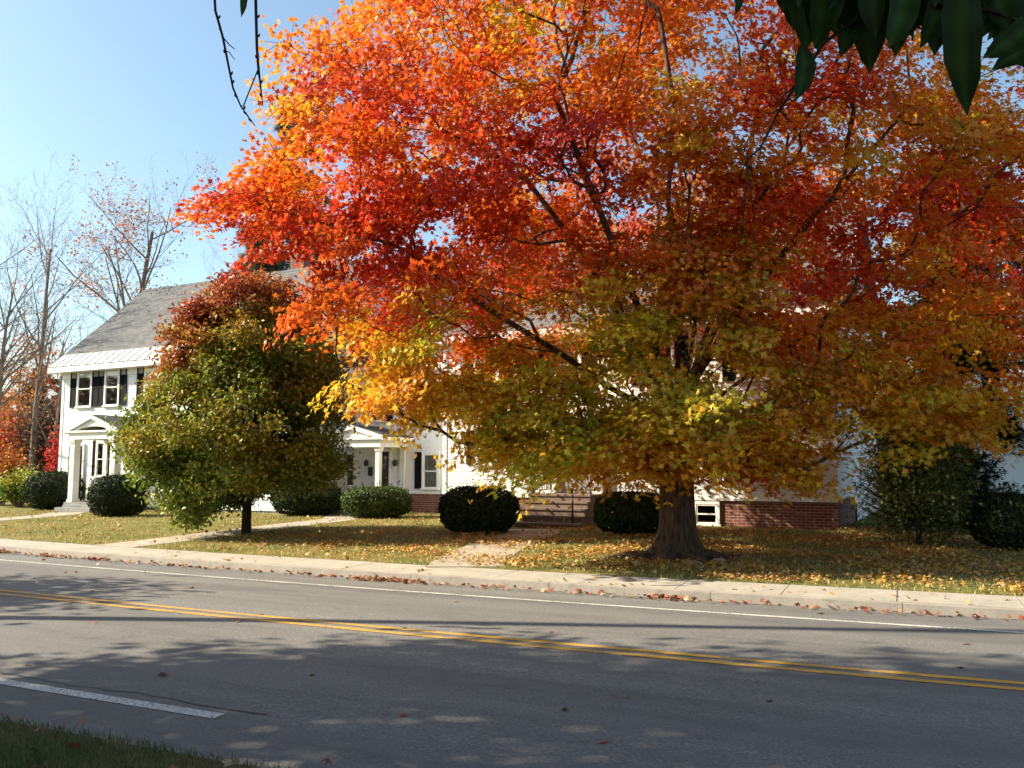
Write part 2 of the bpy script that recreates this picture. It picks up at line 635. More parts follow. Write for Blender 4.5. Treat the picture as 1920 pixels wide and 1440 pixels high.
# tarred crack beside the near edge line
V = []; Fc = []
ss = np.arange(-2.9, 0.8, 0.06)
for i, s in enumerate(ss):
    r0 = R_NEAR - 0.13 + 0.05 * mnoise.noise((s * 1.3, 0, 0)) + 0.03 * mnoise.noise((s * 5, 3, 0)) - 0.04
    w = 0.004 + 0.013 * max(0, 0.5 + mnoise.noise((s * 2.1, 9, 0)))
    for R in (r0 - w, r0 + w):
        V.append(arc(R, s, road_z(R) + 0.003))
    if i:
        a = 2 * i - 2
        Fc.append((a, a + 2, a + 3, a + 1))
tag(np_mesh('road_crack', np.array(V), np.array(Fc), 'crack_sealer'), kind='structure')

# kerb and sidewalk slabs with open joints
mb = MB()
for i in range(-40, 40):
    s0, s1 = i * 1.38 + 0.006 + 0.4, (i + 1) * 1.38 - 0.006 + 0.4
    n = 2
    for j in range(n):
        a, b = s0 + (s1 - s0) * j / n, s0 + (s1 - s0) * (j + 1) / n
        dz = 0.004 * mnoise.noise((i * 3.1, 0, 5))
        z = lambda R: 0.101 + (R_KERB - R) * 0.02 + dz
        R0, R1 = R_BACK, R_KERB - 0.155
        mb.hexa([arc(R1, a, 0.0), arc(R1, b, 0.0), arc(R0, b, 0.0), arc(R0, a, 0.0), arc(R1, a, z(R1)), arc(R1, b, z(R1)), arc(R0, b, z(R0)), arc(R0, a, z(R0))])
tag(mb.build('sidewalk', 'concrete'), kind='structure')
strip('sidewalk_joint_bed', [R_BACK, R_KERB - 0.1], lambda R: 0.065, -56, 56, 1.0, 'bare_soil')
mb = MB()
for i in range(-30, 30):
    s0, s1 = i * 2.3 + 0.004, (i + 1) * 2.3 - 0.004
    for j in range(3):
        a, b = s0 + (s1 - s0) * j / 3, s0 + (s1 - s0) * (j + 1) / 3
        R0, R1 = R_KERB - 0.15, R_KERB
        zt = 0.103 + 0.006 * mnoise.noise((i * 2.3, 7, 1))
        mb.hexa([arc(R1 + 0.02, a, -0.06), arc(R1 + 0.02, b, -0.06), arc(R0, b, -0.06), arc(R0, a, -0.06), arc(R1, a, zt), arc(R1, b, zt), arc(R0, b, zt), arc(R0, a, zt)])
tag(mb.build('kerb', 'kerb_stone'), kind='structure')


def path(name, pts, w, mat='path_concrete', n=10):
    """a concrete walk through 2-d points, 25 mm proud of the lawn, with saw joints"""
    P = [np.array(p, float) for p in pts]
    out = []
    for i in range(len(P) - 1):
        for k in range(n):
            out.append(P[i] + (P[i + 1] - P[i]) * k / n)
    out.append(P[-1])
    for _ in range(6):
        out = [out[0]] + [(out[i - 1] + 2 * out[i] + out[i + 1]) / 4 for i in range(1, len(out) - 1)] + [out[-1]]
    mb = MB()
    for i in range(len(out) - 1):
        a, b = out[i], out[i + 1]

        def nrm(j):
            t = out[min(j + 1, len(out) - 1)] - out[max(j - 1, 0)]
            t /= np.linalg.norm(t)
            return np.array((t[1], -t[0])) * w / 2
        na, nb = nrm(i), nrm(i + 1)
        q = [a + na, b + nb, b - nb, a - na]
        g = 0.006
        if i % 4 == 0:
            t = (b - a) / np.linalg.norm(b - a) * g
            q[0] = q[0] + t; q[3] = q[3] + t
        lo = [(p[0], p[1], gz(*p) - 0.05) for p in q]
        hi = [(p[0], p[1], gz(*p) + 0.006) for p in q]
        mb.hexa(lo + hi)
    return tag(mb.build(name, mat), kind='structure')


# ------------------------------------------------------------------ houses (one street direction for all three)
HB = math.radians(28)
CB, SB = math.cos(HB), math.sin(HB)


def H(u, d, z):
    return (CB * u + SB * d, -SB * u + CB * d, z)


def lap_front(mb, u0f, u1f, d, z0, z1, pitch=0.115, proud=0.014):
    """clapboards on a plane facing the street; u0f/u1f give the edge at height z"""
    z = z0
    while z < z1 - 1e-4:
        zt = min(z + pitch, z1)
        a0, a1 = u0f(z), u1f(z)
        b0, b1 = u0f(zt), u1f(zt)
        mb.face([H(a0, d - proud, z), H(a1, d - proud, z), H(b1, d - 0.002, zt), H(b0, d - 0.002, zt)])
        mb.face([H(a0, d, z), H(a1, d, z), H(a1, d - proud, z), H(a0, d - proud, z)])
        z = zt


def lap_end(mb, u, d0f, d1f, z0, z1, pitch=0.115, proud=0.014, sgn=1):
    z = z0
    while z < z1 - 1e-4:
        zt = min(z + pitch, z1)
        a0, a1, b0, b1 = d0f(z), d1f(z), d0f(zt), d1f(zt)
        mb.face([H(u + sgn * proud, a0, z), H(u + sgn * proud, a1, z), H(u + sgn * 0.002, b1, zt), H(u + sgn * 0.002, b0, zt)])
        mb.face([H(u, a0, z), H(u, a1, z), H(u + sgn * proud, a1, z), H(u + sgn * proud, a0, z)])
        z = zt


C_ = lambda v: (lambda z: v)


def window(parent, u0, u1, z0, z1, d, shut=(0, 0), curtain=0.0, sash=True, name='window', trim='white_trim'):
    """double-hung window proud of the siding: casing, sashes, glass, blind and louvred shutters"""
    t = 0.075
    mb = MB()
    fo = d - 0.06
    mb.box(u0 - t, u0, fo, d, z0 - 0.0, z1 + t, H)
    mb.box(u1, u1 + t, fo, d, z0 - 0.0, z1 + t, H)
    mb.box(u0, u1, fo, d, z1, z1 + t, H)
    w = mb.build(name, trim, parent, 0.004)
    s = MB()
    s.box(u0 - t - 0.03, u1 + t + 0.03, d - 0.10, d, z0 - 0.055, z0 - 0.002, H)
    s.build('sill', trim, w)
    zm = (z0 + z1) / 2
    sb = MB()
    b = 0.038
    for (a, e, off) in ((z0, zm + 0.02, 0.030), (zm - 0.02, z1, 0.044)):
        q0, q1 = d - off - 0.006, d - off + 0.012
        sb.box(u0, u0 + b, q0, q1, a, e, H)
        sb.box(u1 - b, u1, q0, q1, a, e, H)
        sb.box(u0 + b, u1 - b, q0, q1, a, a + b, H)
        sb.box(u0 + b, u1 - b, q0, q1, e - b, e, H)
    sb.build('sash', trim, w)
    g = MB()
    g.face([H(u0 + b, d - 0.028, z0 + b), H(u1 - b, d - 0.028, z0 + b), H(u1 - b, d - 0.028, zm), H(u0 + b, d - 0.028, zm)])
    g.face([H(u0 + b, d - 0.041, zm), H(u1 - b, d - 0.041, zm), H(u1 - b, d - 0.041, z1 - b), H(u0 + b, d - 0.041, z1 - b)])
    g.build('pane', 'window_glass', w)
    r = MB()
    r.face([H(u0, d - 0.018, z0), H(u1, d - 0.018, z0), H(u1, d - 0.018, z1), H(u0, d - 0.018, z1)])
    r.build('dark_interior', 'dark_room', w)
    if curtain:
        c = MB()
        zb = z1 - (z1 - z0) * curtain
        nn = 14
        for k in range(nn):
            ua, ub = u0 + (u1 - u0) * k / nn, u0 + (u1 - u0) * (k + 1) / nn
            oa, ob = 0.022 + 0.003 * (k % 2), 0.022 + 0.003 * ((k + 1) % 2)
            c.face([H(ua, d - oa, zb), H(ub, d - ob, zb), H(ub, d - ob, z1), H(ua, d - oa, z1)])
        c.build('curtain', 'curtain', w)
    sw = (u1 - u0) * 0.52 if (u1 - u0) < 1.0 else 0.42
    for side, on in ((-1, shut[0]), (1, shut[1])):
        if not on: continue
        a = (u0 - t - 0.01 - sw) if side < 0 else (u1 + t + 0.01)
        shutter(parent, a, a + sw, z0 - 0.02, z1 + t, d)
    return w


def shutter(parent, a, e, z0, z1, d):
    m = MB()
    fr = 0.05
    q0, q1 = d - 0.055, d - 0.016
    m.box(a, a + fr, q0, q1, z0, z1, H)
    m.box(e - fr, e, q0, q1, z0, z1, H)
    zm = (z0 + z1) / 2
    for zz in (z0, zm - fr / 2, z1 - fr):
        m.box(a + fr, e - fr, q0, q1, zz, zz + fr, H)
    z = z0 + fr + 0.01
    while z < z1 - fr - 0.02:
        if abs(z + 0.015 - zm) > fr * 0.9:
            m.face([H(a + fr, q0 + 0.006, z), H(e - fr, q0 + 0.006, z), H(e - fr, q1 - 0.004, z + 0.036), H(a + fr, q1 - 0.004, z + 0.036)])
        z += 0.032
    m.face([H(a + fr, q1 - 0.003, z0 + fr), H(e - fr, q1 - 0.003, z0 + fr), H(e - fr, q1 - 0.003, z1 - fr), H(a + fr, q1 - 0.003, z1 - fr)])
    return m.build('shutter', 'shutter_paint', parent)


def shell(parent, u0, u1, d0, d1, z0, ze, zr, left_end=True, right_end=True, lap_right=True):
    """weatherboarded box with gable ends under a ridge that runs along u"""
    m = MB()
    lap_front(m, C_(u0), C_(u1), d0, z0, ze)
    dm = (d0 + d1) / 2
    gd0 = lambda z: d0 if z <= ze else d0 + (dm - d0) * (z - ze) / (zr - ze)
    gd1 = lambda z: d1 if z <= ze else d1 - (d1 - dm) * (z - ze) / (zr - ze)
    lap_end(m, u1, gd0, gd1, z0, zr, sgn=1)
    lap_end(m, u0, gd0, gd1, z0, zr, sgn=-1)
    m.face([H(u1, d1, z0), H(u0, d1, z0), H(u0, d1, ze), H(u1, d1, ze)])
    w = m.build('wall', 'white_siding', parent)
    for uu in (u0, u1):
        c = MB()
        s = 1 if uu == u1 else -1
        c.box(uu - 0.11 if s > 0 else uu - 0.028, uu + 0.028 if s > 0 else uu + 0.11, d0 - 0.028, d0 - 0.001, z0 + 0.002, ze - 0.002, H)
        c.box(uu + 0.001 if s > 0 else uu - 0.028, uu + 0.028 if s > 0 else uu - 0.001, d0, d0 + 0.12, z0 + 0.002, ze - 0.002, H)
        c.build('corner_board', 'white_trim', w)
    return w


def gable_roof(parent, u0, u1, d0, d1, ze, zr, mat, ov=0.42, rake=0.28, flash=None):
    """two roof slabs with eave fascia, soffit and rake boards"""
    dm = (d0 + d1) / 2
    sl_ = (zr - ze) / (dm - d0)
    th = 0.10
    e0, e1 = d0 - ov, d1 + ov
    zl = ze - ov * sl_
    a, b = u0 - rake, u1 + rake
    m = MB()
    lift = 0.12
    for (ea, eb) in ((e0, dm), (e1, dm)):
        p = [H(a, ea, zl + lift), H(b, ea, zl + lift), H(b, eb, zr + lift), H(a, eb, zr + lift)]
        q = [(x, y, z - th) for x, y, z in p]
        if ea > eb:
            p = [p[1], p[0], p[3], p[2]]; q = [q[1], q[0], q[3], q[2]]
        m.face(p)
        m.face(q[::-1])
        for k in range(4):
            if k == 2: continue
            k2 = (k + 1) % 4
            m.face([q[k], q[k2], p[k2], p[k]])
    # ridge cap
    r = m.build('roof', mat, parent)
    cap = MB()
    cap.face([H(a, dm - 0.13, zr + lift - 0.13 * sl_ + 0.012), H(b, dm - 0.13, zr + lift - 0.13 * sl_ + 0.012), H(b, dm, zr + lift + 0.016), H(a, dm, zr + lift + 0.016)])
    cap.face([H(a, dm, zr + lift + 0.016), H(b, dm, zr + lift + 0.016), H(b, dm + 0.13, zr + lift - 0.13 * sl_ + 0.012), H(a, dm + 0.13, zr + lift - 0.13 * sl_ + 0.012)])
    cap.build('ridge_cap', mat, r)
    for (ea, s) in ((e0, 1), (e1, -1)):
        tr = MB()
        lo, hi = (ea - 0.02, ea - 0.002) if s > 0 else (ea + 0.002, ea + 0.02)
        tr.box(a, b, lo, hi, zl - 0.10, zl + lift - 0.015, H)
        dd = d0 - 0.016 if s > 0 else d1 + 0.016
        x0, x1 = (lo + 0.02, dd) if s > 0 else (dd, hi - 0.02)
        tr.box(a, b, x0, x1, zl - 0.10, zl - 0.075, H)
        # frieze board under the soffit
        if s > 0:
            tr.box(u0 + 0.03, u1 - 0.03, d0 - 0.034, d0 - 0.003, zl - 0.32, zl - 0.102, H)
        tr.build('eave_trim', 'white_trim', r)
    for uu in (a, b):
        rk = MB()
        s = 1 if uu == b else -1
        x0, x1 = (uu + 0.002, uu + 0.022) if s > 0 else (uu - 0.022, uu - 0.002)
        for (ea, eb) in ((e0, dm), (e1, dm)):
            c = [H(x0, ea, zl - 0.08), H(x1, ea, zl - 0.08), H(x1, eb, zr - 0.08), H(x0, eb, zr - 0.08), H(x0, ea, zl + lift - 0.01), H(x1, ea, zl + lift - 0.01), H(x1, eb, zr + lift - 0.01), H(x0, eb, zr + lift - 0.01)]
            rk.hexa(c)
        rk.build('rake_board', 'white_trim', r)
    if flash:
        # standing-seam metal along the eave
        m2 = MB()
        L = flash
        za, zb = zl + lift + 0.014, zl + lift + 0.014 + L * sl_
        m2.face([H(a, e0 - 0.03, za), H(b, e0 - 0.03, za), H(b, e0 + L, zb), H(a, e0 + L, zb)])
        uu = a + 0.02
        while uu < b:
            c = [H(uu, e0 - 0.03, za + 0.001), H(uu + 0.02, e0 - 0.03, za + 0.001), H(uu + 0.02, e0 + L, zb + 0.001), H(uu, e0 + L, zb + 0.001)]
            m2.hexa(c + [(x, y, z + 0.035) for x, y, z in c])
            uu += 0.46
        m2.build('metal_eave_band', 'flashing', r)
    return r


def brick_base(parent, u0, u1, d0, d1, z0, z1, right_to=None):
    m = MB()
    dd = d0 + 0.02
    m.face([H(u0, dd, z0), H(u1 - 0.02, dd, z0), H(u1 - 0.02, dd, z1), H(u0, dd, z1)])
    e = right_to if right_to else d1
    m.face([H(u1 - 0.02, dd, z0), H(u1 - 0.02, e, z0), H(u1 - 0.02, e, z1), H(u1 - 0.02, dd, z1)])
    o = m.build('foundation', 'red_brick', parent)
    w = MB()
    w.box(u0 + 0.03, u1 + 0.02, d0 - 0.03, d0 + 0.01, z1 - 0.06, z1 + 0.0, H)
    w.build('water_table', 'white_trim', o)
    return o


def col(mb, u, d, z0, z1, r=0.075):
    mb.box(u - r, u + r, d - r, d + r, z0 + 0.12, z1 - 0.12, H)
    mb.box(u - r - 0.03, u + r + 0.03, d - r - 0.03, d + r + 0.03, z0, z0 + 0.12, H)
    mb.box(u - r - 0.03, u + r + 0.03, d - r - 0.03, d + r + 0.03, z1 - 0.12, z1 - 0.05, H)
    mb.box(u - r - 0.05, u + r + 0.05, d - r - 0.05, d + r + 0.05, z1 - 0.05, z1, H)


def porch(parent, uc, hw, dw, proj, zf, zb, zp, z_ground, arch=False, nsteps=2, roofmat='dark_shingle', cols=(-1, 1), colr=0.075):
    """gabled entrance porch: floor slab with steps, posts, beams, pediment and shingled roof.
    uc centre, hw half width (to post centres), dw wall plane, zf floor, zb beam underside, zp peak"""
    df = dw - proj
    fl = MB()
    fl.box(uc - hw - 0.2, uc + hw + 0.2, df - 0.12, dw - 0.02, z_ground - 0.1, zf, H)
    p = fl.build('porch', 'grey_steps', parent, 0.01)
    st = MB()
    hgt = (zf - z_ground) / (nsteps + 0.0)
    for k in range(1, nsteps):
        st.box(uc - hw * 0.85, uc + hw * 0.85, df - 0.12 - 0.30 * (nsteps - k), df - 0.12 - 0.30 * (nsteps - k - 1) - 0.002, z_ground - 0.1, z_ground + hgt * k, H)
    if nsteps > 1:
        st.build('step', 'grey_steps', p, 0.01)
    for sx in cols:
        c = MB()
        col(c, uc + sx * hw, df + 0.1, zf + 0.002, zb, colr)
        c.build('column', 'cream_trim', p, 0.006)
        c = MB()
        c.box(uc + sx * hw - 0.09, uc + sx * hw + 0.09, dw - 0.10, dw - 0.016, zf + 0.002, zb, H)
        c.build('pilaster', 'cream_trim', p, 0.006)
    bm = MB()
    ex = hw + 0.17
    ze = zb + 0.24
    bm.box(uc - ex, uc + ex, df - 0.06, df + 0.20, zb, ze, H)
    for sx in (-1, 1):
        x0, x1 = (uc - ex, uc - ex + 0.26) if sx < 0 else (uc + ex - 0.26, uc + ex)
        bm.box(x0, x1, df + 0.202, dw - 0.018, zb, ze, H)
    bm.box(uc - ex - 0.10, uc + ex + 0.10, df - 0.14, dw - 0.02, ze + 0.002, ze + 0.07, H)
    bm.build('beam', 'cream_trim', p, 0.004)
    # pediment
    pe = MB()
    zr0 = ze + 0.072
    ov = 0.12
    hw2 = ex + 0.16
    sl_ = (zp - zr0) / hw2
    if arch:
        # vaulted opening: the pediment is cut by a segmental arch
        n = 16
        ra = hw * 0.72
        ah = (zp - zr0) * 0.30
        arc_p = [(uc - ra * math.cos(PI * k / n), zr0 + ah * math.sin(PI * k / n)) for k in range(n + 1)]
        for k in range(n):
            (ua, za), (ub, zb_) = arc_p[k], arc_p[k + 1]
            ta, tb = zp - abs(ua - uc) * sl_ - 0.03, zp - abs(ub - uc) * sl_ - 0.03
            pe.face([H(ua, df - 0.06, za), H(ub, df - 0.06, zb_), H(ub, df - 0.06, tb), H(ua, df - 0.06, ta)])
            pe.face([H(ua, df + 0.9, za), H(ub, df + 0.9, zb_), H(ub, df - 0.06, zb_), H(ua, df - 0.06, za)])
        for sx in (-1, 1):
            xo = uc + sx * hw2
            xi = uc + sx * ra
            pe.face([H(xo, df - 0.06, zr0), H(xi, df - 0.06, zr0), H(xi, df - 0.06, zp - ra * sl_ - 0.03)])
    else:
        pe.face([H(uc - hw2, df - 0.06, zr0), H(uc + hw2, df - 0.06, zr0), H(uc, df - 0.06, zp - 0.03)])
    pe.build('pediment', 'cream_trim', p)
    rf = MB()
    for sx in (-1, 1):
        q = [H(uc + sx * (hw2 + 0.06), df - ov, zr0 - 0.06 * sl_), H(uc + sx * (hw2 + 0.06), dw - 0.018, zr0 - 0.06 * sl_), H(uc, dw - 0.018, zp), H(uc, df - ov, zp)]
        t = [(x, y, z + 0.06) for x, y, z in q]
        rf.face(t if sx > 0 else [t[1], t[0], t[3], t[2]])
        rf.face(q)
        rf.face([q[0], q[1], t[1], t[0]]); rf.face([q[3], q[0], t[0], t[3]])
    r = rf.build('porch_roof', roofmat, p)
    rk = MB()
    for sx in (-1, 1):
        a, b = uc + sx * (hw2 + 0.06), uc
        za, zb2 = zr0 - 0.06 * sl_, zp
        c = [H(a, df - ov - 0.022, za - 0.09), H(b, df - ov - 0.022, zb2 - 0.09), H(b, df - ov - 0.002, zb2 - 0.09), H(a, df - ov - 0.002, za - 0.09)]
        tp = [H(a, df - ov - 0.022, za + 0.05), H(b, df - ov - 0.022, zb2 + 0.05), H(b, df - ov - 0.002, zb2 + 0.05), H(a, df - ov - 0.002, za + 0.05)]
        rk.hexa(c + tp)
        c2 = [H(a, df - ov, za - 0.075), H(a, dw - 0.02, za - 0.075), H(a + sx * 0.02, dw - 0.02, za - 0.075), H(a + sx * 0.02, df - ov, za - 0.075)]
        rk.hexa(c2 + [(x, y, z + 0.10) for x, y, z in c2])
    rk.build('porch_fascia', 'white_trim', p)
    return p


def door(parent, u0, u1, z0, z1, d, mat='door_paint', side=True, glass=True):
    m = MB()
    t = 0.09
    m.box(u0, u1, d - 0.045, d - 0.016, z0, z1, H)
    # raised panels
    for (za, zb) in ((0.08, 0.40), (0.46, 0.92)):
        for (ua, ub) in ((0.12, 0.46), (0.54, 0.88)):
            m.box(u0 + (u1 - u0) * ua, u0 + (u1 - u0) * ub, d - 0.056, d - 0.047, z0 + (z1 - z0) * za, z0 + (z1 - z0) * zb, H)
    o = m.build('door', mat, parent, 0.004)
    f = MB()
    f.box(u0 - t, u0 - 0.003, d - 0.075, d - 0.015, z0, z1 + t, H)
    f.box(u1 + 0.003, u1 + t, d - 0.075, d - 0.015, z0, z1 + t, H)
    f.box(u0, u1, d - 0.075, d - 0.015, z1 + 0.003, z1 + t, H)
    f.build('door_frame', 'white_trim', o, 0.004)
    if glass:
        g = MB()
        g.face([H(u0 + 0.1, d - 0.059, z0 + 0.55 * (z1 - z0)), H(u1 - 0.1, d - 0.059, z0 + 0.55 * (z1 - z0)), H(u1 - 0.1, d - 0.059, z1 - 0.12), H(u0 + 0.1, d - 0.059, z1 - 0.12)])
        g.build('door_glass', 'window_glass', o)
    k = MB()
    hz = z0 + (z1 - z0) * 0.47
    k.tube([H(u1 - 0.08, d - 0.05, hz), H(u1 - 0.08, d - 0.09, hz)], 0.012, 8)
    k.tube([H(u1 - 0.08, d - 0.085, hz), H(u1 - 0.08, d - 0.115, hz)], [0.03, 0.022], 10)
    k.build('handle', 'brass', o)
    return o


def wall_lamp(parent, u, z, d):
    m = MB()
    m.box(u - 0.035, u + 0.035, d - 0.035, d - 0.016, z - 0.09, z + 0.09, H)
    m.tube([H(u, d - 0.03, z + 0.05), H(u, d - 0.09, z + 0.12), H(u, d - 0.13, z + 0.09)], 0.012, 6)
    m.tube([H(u, d - 0.13, z - 0.12), H(u, d - 0.13, z - 0.10), H(u, d - 0.13, z + 0.04), H(u, d - 0.13, z + 0.10)], [0.02, 0.045, 0.065, 0.015], 8)
    return m.build('wall_lamp', 'iron', parent)


# --- left house
Z1 = 0.42
h1 = thing('clapboard_house', H(-26, 26, 0.3), 'white two storey house with grey shingle roof and arched porch behind the small green tree', 'house', 'attached white clapboard houses')
D1 = 22.3
shell(h1, -32.0, -19.97, D1, D1 + 7.9, Z1 - 0.1, 5.93, 9.48)
gable_roof(h1, -32.0, -19.97, D1, D1 + 7.9, 5.93, 9.48, 'grey_shingle', 0.40, 0.40, flash=0.62)
for (a, b) in ((-31.02, -30.28), (-29.41, -28.70), (-27.2, -26.45), (-25.3, -24.55), (-23.2, -22.5), (-21.4, -20.7)):
    window(h1, a, b, 4.12, 5.50, D1, (1, 1))
window(h1, -29.26, -28.58, 1.45, 2.72, D1, (0, 0))
window(h1, -29.72, -29.36, 1.45, 2.72, D1, (1, 0))
for (a, b) in ((-25.3, -24.55), (-23.2, -22.5), (-21.4, -20.7)):
    window(h1, a, b, 1.45, 2.72, D1, (1, 1))
door(h1, -31.35, -30.55, 0.55, 2.60, D1, 'door_paint')
porch(h1, -28.10, 1.10, D1, 1.45, 0.52, 2.78, 3.60, 0.28, arch=True, nsteps=3, colr=0.125)
fb = MB()
fb.box(-31.99, -19.99, D1 + 0.02, D1 + 7.8, 0.0, Z1 - 0.1, H)
fb.build('foundation', 'grey_steps', h1)
# gable-end window and chimney
ch = MB()
ch.box(-24.2, -23.5, D1 + 4.2, D1 + 4.9, 9.0, 10.9, H)
ch.box(-24.25, -23.45, D1 + 4.15, D1 + 4.95, 10.9, 11.02, H)
ch.build('chimney', 'red_brick', h1)

# --- middle house (recessed link)
h2 = thing('clapboard_house', H(-17.3, 28, 0.3), 'recessed white middle house with small gabled porch and brick base', 'house', 'attached white clapboard houses')
D2 = 24.6
shell(h2, -19.93, -14.44, D2, D2 + 6.0, 0.95, 5.45, 8.3)
gable_roof(h2, -19.90, -14.47, D2, D2 + 6.0, 5.45, 8.3, 'dark_shingle', 0.38, 0.0)
brick_base(h2, -19.93, -14.44, D2, D2 + 6.0, 0.1, 0.95)
window(h2, -16.38, -15.85, 1.08, 2.20, D2, (1, 0), curtain=0.98)
window(h2, -18.60, -18.05, 3.36, 4.55, D2, (1, 1), curtain=0.5)
window(h2, -19.62, -19.22, 3.36, 4.55, D2, (0, 0), curtain=1.0)
window(h2, -16.35, -15.75, 3.36, 4.55, D2, (1, 1))
window(h2, -19.62, -19.26, 1.12, 2.25, D2, (0, 0))
door(h2, -18.32, -17.78, 0.62, 2.30, D2, 'door_paint')
wall_lamp(h2, -18.72, 1.92, D2)
wall_lamp(h2, -17.52, 1.92, D2)
mbx = MB()
mbx.box(-18.62, -18.5, D2 - 0.12, D2 - 0.016, 1.48, 1.78, H)
mbx.build('mailbox', 'iron', h2, 0.008)
porch(h2, -18.20, 0.98, D2, 1.5, 0.55, 2.42, 3.10, 0.3, nsteps=3)

# --- right house
h3 = thing('clapboard_house', H(-8.5, 26, 0.3), 'white right hand house on brick base, mostly hidden behind the big maple', 'house', 'attached white clapboard houses')
D3 = 22.68
shell(h3, -14.4, -3.12, D3, D3 + 9.6, 0.96, 5.9, 9.9)
gable_roof(h3, -14.4, -3.12, D3, D3 + 9.6, 5.9, 9.9, 'grey_shingle', 0.40, 0.35)
brick_base(h3, -14.4, -3.12, D3, D3 + 9.6, 0.0, 0.96, right_to=D3 + 3.4)
cl = MB()
lap_end(cl, -3.10, C_(D3 + 3.4), C_(D3 + 9.6), 0.1, 0.955)
cl.build('side_wall', 'white_siding', h3)
window(h3, -13.20, -12.62, 1.86, 2.78, D3, (1, 1), curtain=0.9)
for (a, b) in ((-13.25, -12.55), (-10.6, -9.9), (-7.9, -7.2), (-5.4, -4.7)):
    window(h3, a, b, 4.0, 5.3, D3, (1, 1))
for (a, b) in ((-7.9, -7.2), (-5.4, -4.7)):
    window(h3, a, b, 1.75, 2.95, D3, (1, 1), curtain=0.5)
window(h3, -6.62, -6.08, 0.30, 0.80, D3 + 0.02, (0, 0), name='basement_window')
door(h3, -10.45, -9.55, 1.06, 3.05, D3, 'grey_door')
# pilasters and head of the door surround
ds = MB()
for (a, b) in ((-10.86, -10.56), (-9.44, -9.14)):
    ds.box(a, b, D3 - 0.16, D3 - 0.016, 1.04, 3.14, H)
ds.box(-10.96, -9.04, D3 - 0.22, D3 - 0.016, 3.142, 3.42, H)
ds.build('door_surround', 'white_trim', h3, 0.006)
rec = MB()
rec.box(-11.56, -11.42, D3 - 0.07, D3 - 0.016, 0.98, 3.4, H)
rec.build('recess_shade_strip', 'grey_door', h3)  # grey strip; its colour stands in for shade of the door recess
# brown front steps with iron rails
st = MB()
u0, u1 = -11.0, -8.85
zs = [0.18 + 0.172 * (k + 1) for k in range(5)]
for k in range(4):
    d_ = 20.15 + 0.30 * k
    st.box(u0 + 0.05 * k, u1 - 0.05 * k, d_, d_ + 0.298, 0.0, zs[k] - 0.05, H)
    st.box(u0 + 0.05 * k - 0.02, u1 - 0.05 * k + 0.02, d_ - 0.03, d_ + 0.298, zs[k] - 0.048, zs[k], H)
st.box(u0 + 0.2, u1 - 0.2, 21.35, D3 - 0.03, 0.0, zs[4] - 0.05, H)
st.box(u0 + 0.18, u1 - 0.18, 21.32, D3 - 0.03, zs[4] - 0.048, zs[4], H)
steps = st.build('front_steps', 'step_stone', h3, 0.012)
for uu in (u0 + 0.24, u1 - 0.24):
    r = MB()
    P0 = H(uu, 20.32, zs[0]); T0 = H(uu, 20.32, zs[0] + 0.85)
    T1 = H(uu, 21.50, zs[4] + 0.88); P1 = H(uu, 21.50, zs[4])
    T2 = H(uu, D3 - 0.06, zs[4] + 0.88); P2 = H(uu, D3 - 0.06, zs[4])
    for a, b in ((P0, T0), (P1, T1), (P2, T2)):
        r.tube([a, b], 0.025, 6)
    r.tube([H(uu, 20.22, zs[0] + 0.74), H(uu, 20.26, zs[0] + 0.86), T0, T1, T2], 0.026, 6)
    lo = [H(uu, 21.50, zs[4] + 0.10), H(uu, D3 - 0.06, zs[4] + 0.10)]
    r.tube(lo, 0.012, 5)
    r.tube([H(uu, 21.50, zs[4] + 0.70), H(uu, D3 - 0.06, zs[4] + 0.70)], 0.012, 5)
    for k in range(1, 10):
        d_ = 21.5 + (D3 - 0.06 - 21.5) * k / 10
        r.tube([H(uu, d_, zs[4] + 0.10), H(uu, d_, zs[4] + 0.86)], 0.012, 4, False)
    r.build('railing', 'iron', steps)

# neighbouring house beyond the right edge
h4 = thing('clapboard_house', (18.5, 33, 0.3), 'pale distant house glimpsed past the dark spruce at the right edge', 'house')
m = MB()
fr4 = lambda u, d, z: (16.0 + CB * u + SB * d, 30.5 - SB * u + CB * d, z)
m.box(0, 9, 0, 7, 0.0, 3.0, fr4)
m.build('wall', 'white_siding', h4)
m = MB()
for k in range(2):
    a, b = (-0.4, 3.5) if k == 0 else (7.4, 3.5)
    q = [fr4(-0.4, a, 2.8), fr4(9.4, a, 2.8), fr4(9.4, b, 5.2), fr4(-0.4, b, 5.2)]
    m.hexa(q + [(x, y, z + 0.12) for x, y, z in q])
m.build('roof', 'dark_shingle', h4)
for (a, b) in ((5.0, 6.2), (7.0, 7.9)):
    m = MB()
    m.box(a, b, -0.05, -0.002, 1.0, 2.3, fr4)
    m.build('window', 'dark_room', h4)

# ------------------------------------------------------------------ walks to the doors
p_a = np.array(H(-9.9, 19.84, 0)[:2])
path('path', [(-0.75, 14.47), (-0.75, 15.2), (-0.4, 17.5), tuple(p_a + (-0.05, -1.0)), tuple(p_a)], 1.25)
p_b = np.array(H(-18.1, D2 - 1.95, 0)[:2])
path('path', [(-8.2, 18.28), (-7.6, 19.6), (-6.3, 23.5), tuple(p_b + (0.3, -2.2)), tuple(p_b)], 1.15)
p_c = np.array(H(-28.1, D1 - 2.3, 0)[:2])
path('path', [(-17.6, 24.2), (-16.2, 25.8), tuple(p_c + (0.4, -1.6)), tuple(p_c)], 1.2)


